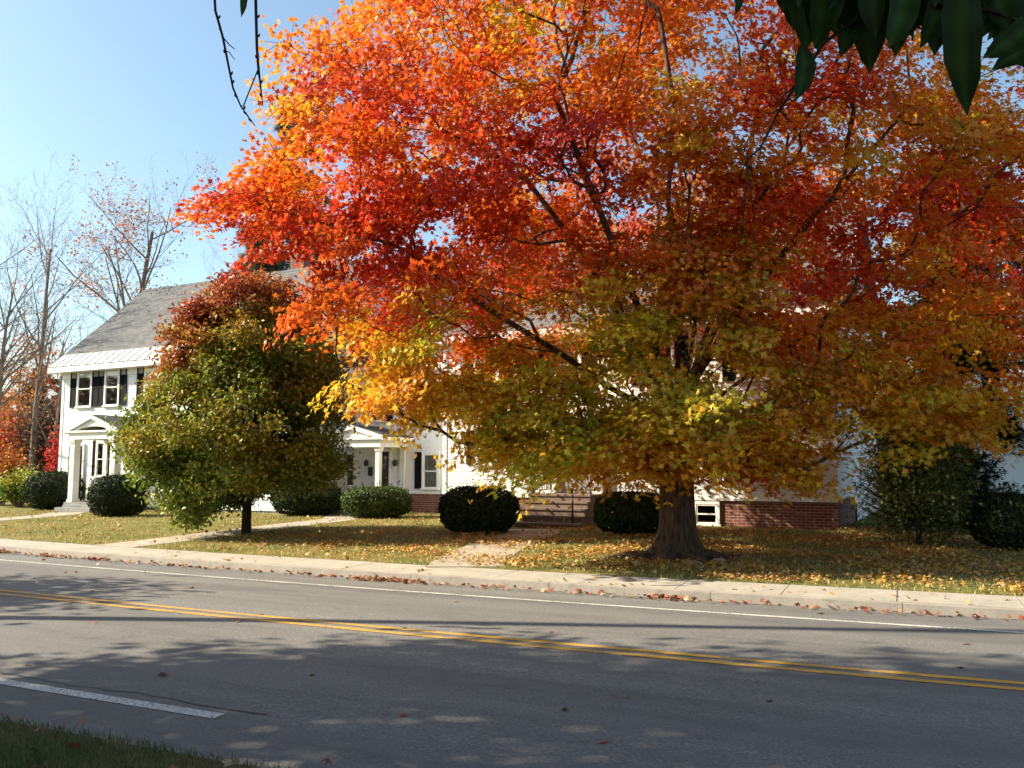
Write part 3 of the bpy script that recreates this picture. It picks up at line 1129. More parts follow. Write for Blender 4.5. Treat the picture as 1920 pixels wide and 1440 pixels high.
# ------------------------------------------------------------------ vegetation
def branch_nodes(root_pts, clumps, tip_r=0.006, power=2.2, seg=4, sag=0.0, up=0.25, prefer=None):
    """attach every clump centre to the growing skeleton. root_pts: list of polylines (lists of points) to start from.
    returns polylines with radii"""
    pos, par = [], []
    for pl in root_pts:
        attach = pl[0]
        p = -1
        for q in pl[1]:
            if attach is not None and p == -1:
                p = attach
            pos.append(np.array(q, float)); par.append(p)
            p = len(pos) - 1
    n_root = len(pos)
    pos_a = np.zeros((n_root + len(clumps) * seg + 4, 3)); pos_a[:n_root] = pos
    dist = np.zeros(len(pos_a))
    for i in range(n_root):
        dist[i] = 0 if par[i] < 0 else dist[par[i]] + np.linalg.norm(pos_a[i] - pos_a[par[i]])
    n = n_root
    base = pos_a[0]
    order = np.argsort(np.linalg.norm(clumps - base, axis=1))
    tips = []
    for ci in order:
        c = clumps[ci]
        v = c - pos_a[:n]
        L = np.linalg.norm(v, axis=1)
        cost = L * 1.25 + dist[:n] * 0.55
        # prefer growing outward/upward from the node
        cost = cost + np.where(v[:, 2] < -0.15 * L, L * 0.35, 0)
        j = int(np.argmin(cost))
        pj = pos_a[j]
        pd = pj - pos_a[par[j]] if par[j] >= 0 else np.array((0, 0, 1.0))
        pd = pd / (np.linalg.norm(pd) + 1e-9)
        Lj = L[j]
        ctrl = pj + pd * Lj * 0.35 + np.array((0, 0, up * Lj * 0.4))
        jit = rng.normal(size=(seg, 3)) * Lj * 0.03
        prev = j
        for k in range(1, seg + 1):
            t = k / seg
            q = (1 - t) ** 2 * pj + 2 * t * (1 - t) * ctrl + t * t * c
            if k < seg: q = q + jit[k - 1]
            pos_a[n] = q; par.append(prev); dist[n] = dist[prev] + np.linalg.norm(q - pos_a[prev])
            prev = n; n += 1
        tips.append((ci, prev))
    rad = np.zeros(n)
    acc = np.zeros(n)
    for ci, t in tips: acc[t] = tip_r ** power
    for i in range(n - 1, -1, -1):
        if acc[i] == 0: acc[i] = tip_r ** power
        if par[i] >= 0: acc[par[i]] += acc[i]
    rad = acc ** (1 / power)
    kids = {}
    for i in range(n):
        if par[i] >= 0: kids.setdefault(par[i], []).append(i)
    lines = []
    # thickest child continues the line
    starts = [i for i in range(n) if par[i] < 0]
    stack = [(None, s) for s in starts]
    while stack:
        p, i = stack.pop()
        pts, rr = ([pos_a[p]], [min(rad[p], rad[i] * 1.25)]) if p is not None else ([], [])
        while True:
            pts.append(pos_a[i]); rr.append(rad[i])
            ks = kids.get(i, [])
            if not ks: break
            ks = sorted(ks, key=lambda k: -rad[k])
            for k in ks[1:]: stack.append((i, k))
            i = ks[0]
        if len(pts) > 1: lines.append((pts, rr))
    return lines, {ci: pos_a[t] - pos_a[par[t]] for ci, t in tips}


def trunk_mesh(base, h, r0, r1, lean=(0, 0), flare=0.55, sides=64, lobes=7, seed=0, rings=40, rough=0.02):
    """trunk with root flare, buttresses that run out as roots and ridged bark"""
    mb = MB()
    base = np.array(base, float)
    rr = random.Random(seed)
    lob = [((k + rr.uniform(0.2, 0.8)) * 2 * PI / lobes, rr.uniform(0.45, 1.35), rr.uniform(4.5, 9)) for k in range(lobes)]
    idx = []
    for i in range(rings):
        t = (i / (rings - 1)) ** 1.7
        z = -0.12 + (h + 0.12) * t
        fl = math.exp(-max(z, 0) / (0.16 + 0.1 * r0))
        fl2 = math.exp(-max(z, 0) / 0.55)
        r = r0 + (r1 - r0) * t
        row = []
        for k in range(sides):
            a = 2 * PI * k / sides
            bump = 0; b2 = 0
            for (la, lm, lw) in lob:
                dd = (a - la + PI) % (2 * PI) - PI
                bump += lm * math.exp(-(dd * lw / 2.0) ** 2)
                b2 += lm * math.exp(-(dd * lw / 3.6) ** 2)
            ridge = mnoise.noise((math.cos(a) * 5.5, math.sin(a) * 5.5, z * 0.9 + seed)) + 0.6 * mnoise.noise((math.cos(a) * 13, math.sin(a) * 13, z * 2.6 + seed))
            q = r * (1 + 0.10 * b2 * fl2 - 0.04) + rough * ridge + fl * flare * (0.12 + bump * 0.72)
            row.append(len(mb.v))
            mb.v.append((base[0] + lean[0] * z / h + q * math.cos(a), base[1] + lean[1] * z / h + q * math.sin(a), base[2] + z - (0.06 * fl * bump if z <= 0.05 else 0)))
        idx.append(row)
    for i in range(rings - 1):
        for k in range(sides):
            k2 = (k + 1) % sides
            mb.f.append((idx[i][k], idx[i][k2], idx[i + 1][k2], idx[i + 1][k])); mb.uv.extend([(0, 0)] * 4); mb.sm.append(True)
    mb.f.append(tuple(idx[-1])); mb.uv.extend([(0, 0)] * sides); mb.sm.append(True)
    return mb


def lines_mesh(lines, mb=None, big=7, rmin=0.0, rmax=9.0, skip=0):
    mb = mb or MB()
    for pts, rr in lines:
        if max(rr) < rmin: continue
        s = big if rr[0] > 0.05 else (5 if rr[0] > 0.015 else 3)
        mb.tube(pts, np.minimum(rr, rmax), s, False)
    return mb


# ---------------- the maple
MX, MY = 2.88, 15.42
MZ = gz(MX, MY) + 0.02


def maple():
    root = thing('maple_tree', (MX, MY, MZ), 'big spreading maple with red, orange and yellow autumn leaves by the sidewalk', 'tree')
    prof_z = [1.5, 2.0, 2.6, 3.4, 4.4, 5.4, 6.6, 7.6, 8.6, 9.8, 11.5, 13.2, 14.8, 15.8]
    prof_r = [3.2, 4.6, 6.2, 6.9, 7.3, 7.7, 8.3, 7.9, 7.4, 6.7, 5.6, 4.2, 2.4, 0.7]
    ZL = [1.0, 2.6, 2.9, 3.4, 3.9, 4.15, 4.6, 5.3, 5.8, 6.3, 6.9, 7.4, 7.9, 8.3, 8.8, 9.15, 9.7, 11, 14]
    XL = [-1.0, -2.2, -3.2, -2.6, -3.1, -3.8, -4.1, -4.4, -4.5, -5.0, -5.4, -4.3, -4.2, -4.6, -4.0, -3.5, -3.3, -2.6, -0.5]
    XB = [-3.3, -3.1, -2.0, -1.2, -0.5, 0.3, 0.7, 1.3, 2.7, 4.0, 4.9, 5.5, 6.2, 7.6, 9]
    ZB = [2.9, 2.75, 2.5, 2.4, 1.9, 1.5, 1.45, 1.45, 1.45, 1.4, 1.4, 1.7, 2.2, 2.3, 2.3]
    clumps = []
    tries = 0
    P3 = lambda px, py, Y: np.array(((px - 960) / F_PX * Y, Y, EYE + (880 - py) / F_PX * Y))
    while len(clumps) < 1420 and tries < 90000:
        tries += 1
        z = random.uniform(1.5, 15.6)
        az = random.uniform(0, 2 * PI)
        rm = float(np.interp(z, prof_z, prof_r))
        cx, cy = math.cos(az), math.sin(az)
        k = 1.0
        if cy < 0: k = 1 - 0.30 * (-cy) ** 1.3          # less reach over the road
        if cy > 0: k = 1 + 0.12 * cy * (1 if z < 7 else 0)
        if cx > 0: k *= 1.04
        k *= 1 + 0.13 * mnoise.noise((cx * 1.9, cy * 1.9, z * 0.55))
        if z < 2.6 and cx > 0.5: k *= 0.9
        if random.random() > (rm / 8.3) * (1.0 if z < 8.5 else 0.8): continue
        u = random.random() ** 0.42
        if u < 0.35: continue
        if cy < 0:
            front = float(np.interp(z, [1.5, 3.0, 5.5, 8.0, 11, 16], [1.7, 1.75, 1.9, 3.9, 4.3, 2.0]))
            k = min(k, front / rm / max(-cy, 0.05))
        rho = rm * k * u
        p = np.array((MX + 0.25 + rho * cx, MY + rho * cy, z - 0.0))
        # the lower skirt droops only outside the trunk
        if z < 2.0 and (rho < 1.2 or mnoise.noise((p[0] * 0.7, p[1] * 0.7, 3.0)) < -0.1): continue
        # outline on the left and along the drooping skirt
        q15 = 15.0 / p[1]
        xa, za = p[0] * q15, EYE + (p[2] - EYE) * q15
        if xa < np.interp(za, ZL, XL) + 0.62: continue
        if za < np.interp(xa, XB, ZB) + 0.30: continue
        # windows in the crown where the limbs and the white wall behind show
        qx, qy = 960 + F_PX * p[0] / p[1], 880 - F_PX * (p[2] - EYE) / p[1]
        if any(((qx - gx) / ax) ** 2 + ((qy - gy) / ay) ** 2 < 1 for gx, gy, ax, ay in ((1400, 728, 62, 48), (1545, 835, 40, 60), (1300, 668, 75, 45), (1180, 735, 60, 30), (1225, 560, 45, 30), (1080, 590, 50, 30))): continue
        # gaps
        g = mnoise.noise((p[0] * 0.52, p[1] * 0.52, p[2] * 0.62 + 4.0))
        if g < (-0.17 if z < 7.0 else (-0.11 if z < 8.6 else 0.03)) + (0.0 if p[0] > MX - 1 else -0.08): continue
        if clumps and z < 12:
            dd_ = (np.array(clumps[-900:]) - p) / (0.62, 0.62, 0.36)
            if (dd_ ** 2).sum(1).min() < 0.55: continue
        clumps.append(p)
    # lobes that stick out of the outline
    for (px, py, Yd, nn, sx, sz) in ((440, 345, 15.6, 5, 0.35, 0.2), (480, 385, 15.2, 5, 0.35, 0.25), (515, 155, 16, 4, 0.25, 0.2), (580, 110, 16, 5, 0.35, 0.3), (570, 210, 15.8, 5, 0.3, 0.3),
                             (690, 745, 14.5, 6, 0.38, 0.12), (590, 575, 14.8, 5, 0.22, 0.22), (560, 500, 15, 5, 0.25, 0.25), (740, 715, 14.4, 5, 0.35, 0.2), (690, 60, 15, 5, 0.5, 0.4),
                             (880, 770, 14.8, 6, 0.4, 0.2), (950, 830, 14.6, 6, 0.35, 0.15), (1010, 865, 14.6, 5, 0.3, 0.12), (1080, 865, 14.6, 5, 0.3, 0.12), (1000, 790, 15.2, 6, 0.45, 0.25), (1100, 810, 15.2, 6, 0.45, 0.2), (1180, 860, 14.3, 5, 0.3, 0.12), (1460, 880, 14.6, 5, 0.35, 0.12), (1380, 850, 14.4, 4, 0.35, 0.15), (1530, 860, 15.0, 4, 0.3, 0.2),
                             (800, 755, 14.5, 6, 0.5, 0.2), (1200, 780, 14.2, 6, 0.6, 0.3), (1340, 800, 14.2, 5, 0.5, 0.3), (1640, 780, 14.6, 5, 0.45, 0.2), (1780, 800, 14.6, 5, 0.45, 0.2), (1270, 885, 14.8, 3, 0.2, 0.08)):
        c = P3(px, py, Yd)
        for _ in range(nn):
            clumps.append(c + rng.normal(size=3) * (sx, 0.55, sz))
    clumps = np.array(clumps)
    # hand-placed scaffold: trunk, then main limbs
    b = np.array((MX, MY, MZ))
    tr = [b + (0, 0, 0.9), b + (0.0, 0, 1.5), b + (-0.03, 0, 2.1), b + (-0.02, 0.02, 2.6)]
    roots = [(None, tr)]

    def limb(att, *pts):
        roots.append((att, [b + np.array(p) for p in pts]))
    limb(3, (0.03, 0.0, 3.1), (0.10, 0.08, 3.9), (0.10, 0.2, 5.0), (-0.02, 0.3, 6.4), (0.1, 0.2, 8.2), (-0.1, 0.4, 10.0))
    limb(3, (0.38, 0.1, 3.2), (0.8, 0.2, 4.1), (1.1, 0.35, 5.4), (1.5, 0.4, 7.0), (1.8, 0.7, 9.0))
    limb(2, (-0.45, -0.1, 2.55), (-1.2, -0.2, 2.95), (-2.0, -0.3, 3.5), (-3.0, -0.4, 4.1), (-4.2, -0.3, 4.9))
    limb(3, (-0.4, 0.0, 3.1), (-0.95, 0.1, 4.2), (-1.6, 0.2, 5.4), (-2.6, 0.3, 6.8), (-3.6, 0.2, 8.0))
    limb(2, (0.5, -0.05, 2.6), (1.3, -0.1, 3.2), (2.3, -0.1, 3.9), (3.5, 0, 4.7))
    limb(1, (0.45, 0.0, 2.0), (1.2, -0.2, 2.5), (2.2, -0.4, 3.0))
    limb(3, (0.1, -0.45, 3.0), (0.1, -1.1, 3.7), (-0.2, -2.1, 4.6), (-0.3, -3.1, 5.6))
    limb(3, (0.0, 0.5, 3.1), (0.1, 1.3, 4.0), (0.2, 2.6, 5.2), (0.3, 4.0, 6.4))
    limb(3, (-0.25, -0.35, 3.2), (-0.8, -0.9, 4.3), (-1.5, -1.5, 5.8), (-2.2, -2.0, 7.4))
    limb(3, (0.35, 0.35, 3.2), (0.9, 1.0, 4.4), (1.8, 1.8, 5.9), (2.8, 2.4, 7.4))
    limb(3, (0.35, -0.35, 3.2), (1.0, -0.9, 4.3), (2.0, -1.5, 5.6), (3.2, -1.9, 7.0))
    lines, tipdir = branch_nodes(roots, clumps, 0.0062, 2.15, 4, up=0.2)
    tm = trunk_mesh(b, 2.75, 0.315, 0.30, lean=(-0.03, 0.02), flare=0.40, lobes=7, seed=5, sides=96, rings=60, rough=0.022)
    tm.build('trunk', 'maple_bark', root)
    for (a, L, r_) in ((2.75, 1.5, 0.13), (3.5, 1.2, 0.11), (4.2, 1.0, 0.12), (4.95, 1.15, 0.10), (5.75, 1.6, 0.12), (0.3, 1.5, 0.10), (1.4, 1.2, 0.10)):
        rt = MB()
        pts = []; rads = []
        for k in range(9):
            t = k / 8
            aa = a + 0.35 * t * math.sin(a * 3) + 0.10 * math.sin(7 * t + a)
            d_ = 0.22 + L * t
            x_, y_ = MX + d_ * math.cos(aa), MY + d_ * math.sin(aa)
            pts.append((x_, y_, gz(x_, y_) + 0.13 * (1 - t) ** 2.2 - 0.06 * t + 0.02 * math.sin(9 * t + a)))
            rads.append(r_ * (1 - 0.75 * t) * (1 + 0.15 * math.sin(11 * t + a)))
        rt.tube(pts, rads, 9)
        rt.build('surface_root', 'maple_bark', root)
    lm = MB()
    for pts, rr in lines:
        rr = np.minimum(rr, 0.27)
        s = 10 if rr[0] > 0.1 else (6 if rr[0] > 0.03 else (4 if rr[0] > 0.012 else 3))
        lm.tube(pts, rr, s, False)
    # fine twigs inside each clump
    tw = []
    for i, c in enumerate(clumps):
        for _ in range(3):
            d_ = tipdir[i] / (np.linalg.norm(tipdir[i]) + 1e-9) + rng.normal(size=3) * 0.7
            d_ /= np.linalg.norm(d_)
            lm.tube([c - d_ * 0.1, c + d_ * 0.25 + rng.normal(size=3) * 0.03, c + d_ * 0.5], [0.006, 0.005, 0.003], 3, False)
    lm.build('branches', 'maple_bark', root)
    # leaves
    per = 165
    P = []; NRM = []; AL = []; cid = []
    for i, c in enumerate(clumps):
        n = int(per * random.uniform(0.6, 1.35) * (0.88 if c[2] > 7.5 else 1.0))
        out = np.array((c[0] - MX, c[1] - MY, 0)); out /= (np.linalg.norm(out) + 1e-9)
        # a flattened spray: disc of leaves, a little thicker in the middle
        R_ = random.uniform(0.42, 0.72)
        aa = rng.uniform(0, 2 * PI, n); ra = R_ * np.sqrt(rng.uniform(0, 1, n)) * (1 + 0.28 * np.sin(aa * 3 + i) + 0.2 * np.sin(aa * 5 + 2 * i))
        q = np.stack([ra * np.cos(aa), ra * np.sin(aa), rng.normal(size=n) * 0.095], 1)
        tilt = rng.normal(size=3) * 0.3
        q[:, 2] -= q[:, :2] @ tilt[:2] * 0.8
        # sprays hang a little lower at their outer end
        q[:, 2] -= 0.30 * (q[:, :2] @ out[:2]) + 0.22 * ra ** 2
        P.append(c + q)
        nn = rng.normal(size=(n, 3)) * 0.42 + np.array((0, 0, 0.72)) + out * 0.5 + tilt * 1.2
        NRM.append(nn)
        AL.append(np.tile(out, (n, 1)) * 0.7 + np.array((0, 0, -0.75)) + rng.normal(size=(n, 3)) * 0.5)
        cid.append(np.full(n, i))
    P = np.concatenate(P); NRM = np.concatenate(NRM); AL = np.concatenate(AL); cid = np.concatenate(cid)
    cn = nz(clumps, 0.38, 2.0); cn2 = nz(clumps, 0.8, 11.0); cn3 = rng.normal(size=len(clumps))
    # w: 0 green .. 0.3 yellow .. 0.5 orange .. 0.8 red .. 1 crimson
    zz = clumps[:, 2]; xx = clumps[:, 0] - MX; yy = clumps[:, 1] - MY
    rr = np.hypot(xx, yy)
    w = np.interp(zz, [1.2, 2.2, 3.2, 4.4, 5.6, 7.0, 8.5, 10.5, 15], [0.42, 0.37, 0.34, 0.42, 0.60, 0.65, 0.55, 0.54, 0.57])
    w += (0.26 * cn + 0.22 * cn2) * np.interp(zz, [2, 4], [0.6, 1]) + 0.085 * cn3
    w += np.where(xx < -4.5, 0.06, 0) + 0.11 * ((xx < -1.5) & (zz > 4.3) & (zz < 7.6)) + 0.09 * ((xx > 1.0) & (zz > 3.0) & (zz < 6.0)) + 0.05 * ((zz < 4.0) & (xx > 2.0))
    w += np.where((rr < 2.2) & (zz < 2.2), 0.35, 0)
    # more green towards the trunk in the lower crown
    w -= 0.10 * np.clip((5.2 - rr) / 4, 0, 1) * np.clip((7.5 - zz) / 3, 0, 1) * np.clip((zz - 2.0) / 1.0, 0, 1)
    w = np.minimum(w, np.interp(zz, [2.4, 3.4, 4.0], [0.40, 0.52, 1.2]) + 0.30 * ((rr < 1.3) & (zz < 2.0)))
    w = np.where((zz < 3.9) & (xx < 0.6), np.clip(w, 0.20, 0.42) - 0.10 * (cn3 > 1.1), w)  # yellow leaves lower left; clamp also puts a sunlit glow into the colour
    W = w[cid] + rng.normal(size=len(P)) * 0.055
    colr = palette(np.clip(W, 0, 1), [(0, (0.16, 0.24, 0.02)), (0.14, (0.36, 0.40, 0.025)), (0.28, (0.70, 0.52, 0.035)), (0.42, (0.70, 0.32, 0.022)), (0.55, (0.70, 0.185, 0.014)), (0.68, (0.66, 0.095, 0.014)), (0.85, (0.56, 0.04, 0.016)), (1, (0.38, 0.022, 0.018))])
    colr *= rng.uniform(0.82, 1.14, size=(len(P), 1))
    leaves('crown', P, NRM, np.clip(rng.normal(0.114, 0.024, size=len(P)), 0.06, 0.175), MAPLE, colr, 'maple_leaf', root, AL)


maple()


# ---------------- small green tree turning red at the top
def pear():
    X, Yp = -6.3, 21.1
    Z = gz(X, Yp)
    root = thing('street_tree', (X, Yp, Z), 'small round green tree turning dark red on top, on the lawn before the left house', 'tree')
    clumps = []
    pz = [0.4, 0.8, 1.2, 2.0, 2.8, 3.6, 4.4, 5.1, 5.7, 6.15]
    pr = [1.1, 2.0, 2.45, 2.6, 2.5, 2.4, 2.15, 1.7, 1.2, 0.55]
    t = 0
    while len(clumps) < 760 and t < 40000:
        t += 1
        z = random.uniform(0.4, 6.1)
        az = random.uniform(0, 2 * PI)
        rm = float(np.interp(z, pz, pr)) * (1 + 0.30 * mnoise.noise((math.cos(az) * 1.7, math.sin(az) * 1.7, z * 1.1)))
        if random.random() > (rm / 2.6) ** 1.1 + 0.1: continue
        u = random.random() ** 0.45
        if u < 0.3 or (z < 1.1 and math.cos(az) > -0.1): continue
        if rm * u * math.cos(az) < -float(np.interp(z, [0.4, 0.8, 1.7, 2.7, 3.5, 4.0, 4.75, 5.6, 6.3], [1.7, 2.35, 2.6, 2.45, 2.15, 1.95, 2.1, 1.4, 0.7])) or rm * u * math.cos(az) > float(np.interp(z, [0.6, 0.9, 1.7, 2.7, 3.6, 4.5, 5.5, 6.2], [1.3, 1.75, 2.15, 2.25, 2.15, 1.75, 1.05, 0.6])): continue
        p = np.array((X + 0.0 + rm * u * math.cos(az) - (0.12 if z < 3 else 0), Yp + rm * u * math.sin(az), Z + z))
        if mnoise.noise((p[0] * 1.1, p[1] * 1.1, p[2] * 1.3)) < -0.13: continue
        clumps.append(p)
    clumps = np.array(clumps)
    b = np.array((X, Yp, Z))
    roots = [(None, [b + (0, 0, 0.5), b + (0.01, 0, 0.9), b + (0.0, 0, 1.3), b + (0.03, 0, 2.0), b + (0.05, 0, 3.0), b + (0.03, 0, 4.2), b + (0.1, 0, 5.4)])]
    for (a, zz_, r_) in [(k * 1.1, 1.2 + 0.25 * k, 1.3 - 0.07 * k) for k in range(9)]:
        roots.append((2 + (k > 4) if False else 2, [b + np.array((0.35 * math.cos(a), 0.35 * math.sin(a), zz_ + 0.35)), b + np.array((r_ * math.cos(a), r_ * math.sin(a), zz_ + 1.3))]))
    lines, td = branch_nodes(roots, clumps, 0.005, 2.2, 3, up=0.3)
    tm = trunk_mesh(b, 1.5, 0.115, 0.10, flare=0.07, lobes=4, seed=2, sides=20, rings=14, rough=0.006)
    tm.build('trunk', 'dark_bark', root)
    lm = MB()
    for pts, rr in lines:
        rr = np.minimum(rr, 0.085)
        lm.tube(pts, rr, 6 if rr[0] > 0.02 else 3, False)
    lm.build('branches', 'dark_bark', root)
    P = []; NR = []; cid = []
    for i, c in enumerate(clumps):
        n = int(125 * random.uniform(0.7, 1.3))
        P.append(c + rng.normal(size=(n, 3)) * (0.19, 0.19, 0.14))
        out = c - (b + (0, 0, 2.5)); out /= np.linalg.norm(out) + 1e-9
        NR.append(rng.normal(size=(n, 3)) * 0.7 + out * 0.5 + (0, 0, 0.45))
        cid.append(np.full(n, i))
    P = np.concatenate(P); NR = np.concatenate(NR); cid = np.concatenate(cid)
    cz = clumps[:, 2] - Z
    rr = np.hypot(clumps[:, 0] - X, clumps[:, 1] - Yp)
    shell_ = rr / np.interp(cz, pz, pr)
    w = np.interp(cz, [0.5, 2.5, 3.8, 4.6, 5.4, 6.2], [0.03, 0.08, 0.20, 0.34, 0.54, 0.70]) + 0.48 * nz(clumps, 0.62, 5.0) * np.interp(cz, [0.5, 2, 4], [0.5, 1.0, 1.0])
    w += np.where((shell_ > 0.8), 0.12, -0.04) * np.interp(cz, [1, 3], [0.2, 1])
    W = np.clip(w[cid] + rng.normal(size=len(P)) * 0.09, 0, 1)
    colr = palette(W, [(0, (0.10, 0.155, 0.016)), (0.25, (0.22, 0.23, 0.022)), (0.42, (0.32, 0.23, 0.026)), (0.58, (0.34, 0.12, 0.024)), (0.78, (0.31, 0.065, 0.028)), (1, (0.25, 0.04, 0.026))])
    colr *= rng.uniform(0.8, 1.45, size=(len(P), 1))
    leaves('crown', P, NR, rng.uniform(0.085, 0.135, size=len(P)), RHOMB, colr, 'pear_leaf', root, rng.normal(size=(len(P), 3)) + (0, 0, -0.9))


pear()


# ---------------- clipped shrubs
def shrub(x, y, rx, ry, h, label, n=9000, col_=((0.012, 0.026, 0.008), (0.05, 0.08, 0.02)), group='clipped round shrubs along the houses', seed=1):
    z0 = gz(x, y)
    root = thing('clipped_shrub', (x, y, z0), label, 'shrub', group)
    q = rng.normal(size=(n, 3)); q /= np.linalg.norm(q, axis=1, keepdims=True)
    # superellipsoid: flat-sided and flat-topped like a clipped yew
    ex = 2.9
    k = (np.abs(q) ** ex).sum(1) ** (-1 / ex)
    q = q * k[:, None]
    rad = 1 - np.abs(rng.normal(size=n)) * 0.10
    lump = 1 + 0.085 * nz(q, 2.6, seed * 3.0) + 0.03 * nz(q, 6.0, seed)
    rad = rad * lump
    p = q * rad[:, None]
    P = np.array((x, y, z0 + h * 0.5)) + p * (rx, ry, h * 0.52)
    keep = P[:, 2] > z0 + 0.02
    P = P[keep]; q = q[keep]
    k_ = rng.integers(0, len(P), 150)
    k_ = k_[(P[k_, 2] > z0 + 0.35 * h)]
    up_ = q[k_] * 0.7 + rng.normal(size=(len(k_), 3)) * 0.35 + (0, 0, 0.5)
    sh = np.concatenate([P[k_] + up_ * t_ for t_ in (0.03, 0.06, 0.09, 0.12, 0.15)])
    P = np.concatenate([P, sh]); q = np.concatenate([q] + [q[k_]] * 5)
    nr = q / np.array((rx, ry, h * .5)) + rng.normal(size=(len(P), 3)) * 0.9
    t = rng.uniform(0, 1, size=len(P))
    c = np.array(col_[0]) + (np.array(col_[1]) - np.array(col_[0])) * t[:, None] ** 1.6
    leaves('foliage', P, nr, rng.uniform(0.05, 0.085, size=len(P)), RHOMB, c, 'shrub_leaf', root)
    # woody inside
    mb = MB()
    for k in range(26):
        a = random.uniform(0, 2 * PI); e = random.uniform(0.1, 0.8)
        tip = np.array((x + rx * e * math.cos(a), y + ry * e * math.sin(a), z0 + h * random.uniform(0.5, 0.88)))
        s = np.array((x + 0.15 * rx * math.cos(a), y + 0.15 * ry * math.sin(a), z0 - 0.03))
        mb.tube([s, (s + tip) / 2 + (0, 0, 0.05), tip], [0.03, 0.02, 0.008], 5, False)
    mb.build('stems', 'dark_bark', root)
    # dense dark twig mass that stops light passing through
    mb = MB()
    nu, nv = 14, 8
    grid = []
    for j in range(nv + 1):
        row = []
        for i in range(nu):
            th_ = PI * j / nv; a = 2 * PI * i / nu
            v = np.array((math.sin(th_) * math.cos(a), math.sin(th_) * math.sin(a), math.cos(th_)))
            v = v * (np.abs(v) ** ex).sum() ** (-1 / ex) * (0.80 + 0.05 * mnoise.noise((v[0] * 3, v[1] * 3, v[2] * 3 + seed)))
            row.append(np.array((x, y, z0 + h * 0.5)) + v * (rx, ry, h * 0.5))
        grid.append(row)
    for j in range(nv):
        for i in range(nu):
            i2 = (i + 1) % nu
            mb.face([grid[j + 1][i], grid[j + 1][i2], grid[j][i2], grid[j][i]])
    mb.build('twig_mass', 'dark_bark', root)


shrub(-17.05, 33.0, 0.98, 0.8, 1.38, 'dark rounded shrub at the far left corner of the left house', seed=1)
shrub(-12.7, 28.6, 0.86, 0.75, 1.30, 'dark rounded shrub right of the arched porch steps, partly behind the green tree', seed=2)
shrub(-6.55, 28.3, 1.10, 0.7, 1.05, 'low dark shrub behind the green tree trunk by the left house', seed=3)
shrub(-4.12, 27.0, 1.03, 0.75, 0.93, 'paler green rounded shrub beside the small gabled porch', col_=((0.03, 0.06, 0.012), (0.12, 0.17, 0.035)), seed=4)
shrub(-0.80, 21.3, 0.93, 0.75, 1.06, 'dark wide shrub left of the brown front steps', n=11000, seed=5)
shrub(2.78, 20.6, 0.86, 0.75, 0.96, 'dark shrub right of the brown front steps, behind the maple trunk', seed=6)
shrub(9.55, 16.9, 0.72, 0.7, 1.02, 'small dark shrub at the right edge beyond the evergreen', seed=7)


# ---------------- conifers
def conifer(x, y, h, r, label, cat='tree', name='conifer_tree', n=9000, base=0.12, droop=0.25, col_=((0.012, 0.026, 0.012), (0.05, 0.075, 0.03)), size=0.22, lean=0.0, irregular=0.25, seed=3, group=None, whorls=None, flat=0.35, power=0.75):
    z0 = gz(x, y)
    root = thing(name, (x, y, z0), label, cat, group)
    rr = random.Random(seed)
    mb = MB()
    mb.tube([(x, y, z0 - 0.1), (x + lean * 0.3, y, z0 + h * 0.35), (x + lean, y, z0 + h * 0.98)], [r * 0.05 + h * 0.008, h * 0.008, 0.02], 8)
    mb.build('trunk', 'dark_bark', root)
    P = []; br = MB()
    nb = whorls or int(h * 9)
    per = max(20, n // nb)
    for k in range(nb):
        t = base + (1 - base) * (k / nb) ** 0.95
        a = rr.uniform(0, 2 * PI)
        L = r * (1 - t) ** power * (1 - irregular + rr.uniform(0, 2 * irregular)) + 0.15
        o = np.array((x + lean * t, y, z0 + h * t))
        d_ = np.array((math.cos(a), math.sin(a), 0.0))
        end = o + d_ * L + np.array((0, 0, -droop * L + 0.1 * L))
        mid = o + d_ * L * 0.5 + np.array((0, 0, 0.08 * L))
        br.tube([o, mid, end], [0.02 + L * 0.008, 0.015, 0.005], 4, False)
        s = np.sqrt(rng.uniform(0.02, 1, size=per))
        pts = (1 - s)[:, None] ** 2 * o + (2 * s * (1 - s))[:, None] * mid + (s ** 2)[:, None] * end
        side = np.array((-d_[1], d_[0], 0))
        pts = pts + side * (rng.normal(size=(per, 1)) * 0.22 * L * (1.05 - s)[:, None]) + rng.normal(size=(per, 3)) * (0.06 + 0.04 * L, 0.06 + 0.04 * L, flat * 0.12 * (1 + 0.3 * L))
        P.append(pts)
    br.build('branches', 'dark_bark', root)
    P = np.concatenate(P)
    out = P - np.array((x, y, 0)); out[:, 2] = 0
    nr = rng.normal(size=P.shape) * 0.6 + (0, 0, 0.7) + out * 0.1
    t = rng.uniform(0, 1, size=len(P))
    c = np.array(col_[0]) + (np.array(col_[1]) - np.array(col_[0])) * t[:, None] ** 1.4
    leaves('crown', P, nr, rng.uniform(0.7, 1.3, size=len(P)) * size, NEEDLE, c, 'needle', root, out / (np.linalg.norm(out, axis=1, keepdims=True) + 1e-9) + rng.normal(size=P.shape) * 0.5 + (0, 0, -0.2))


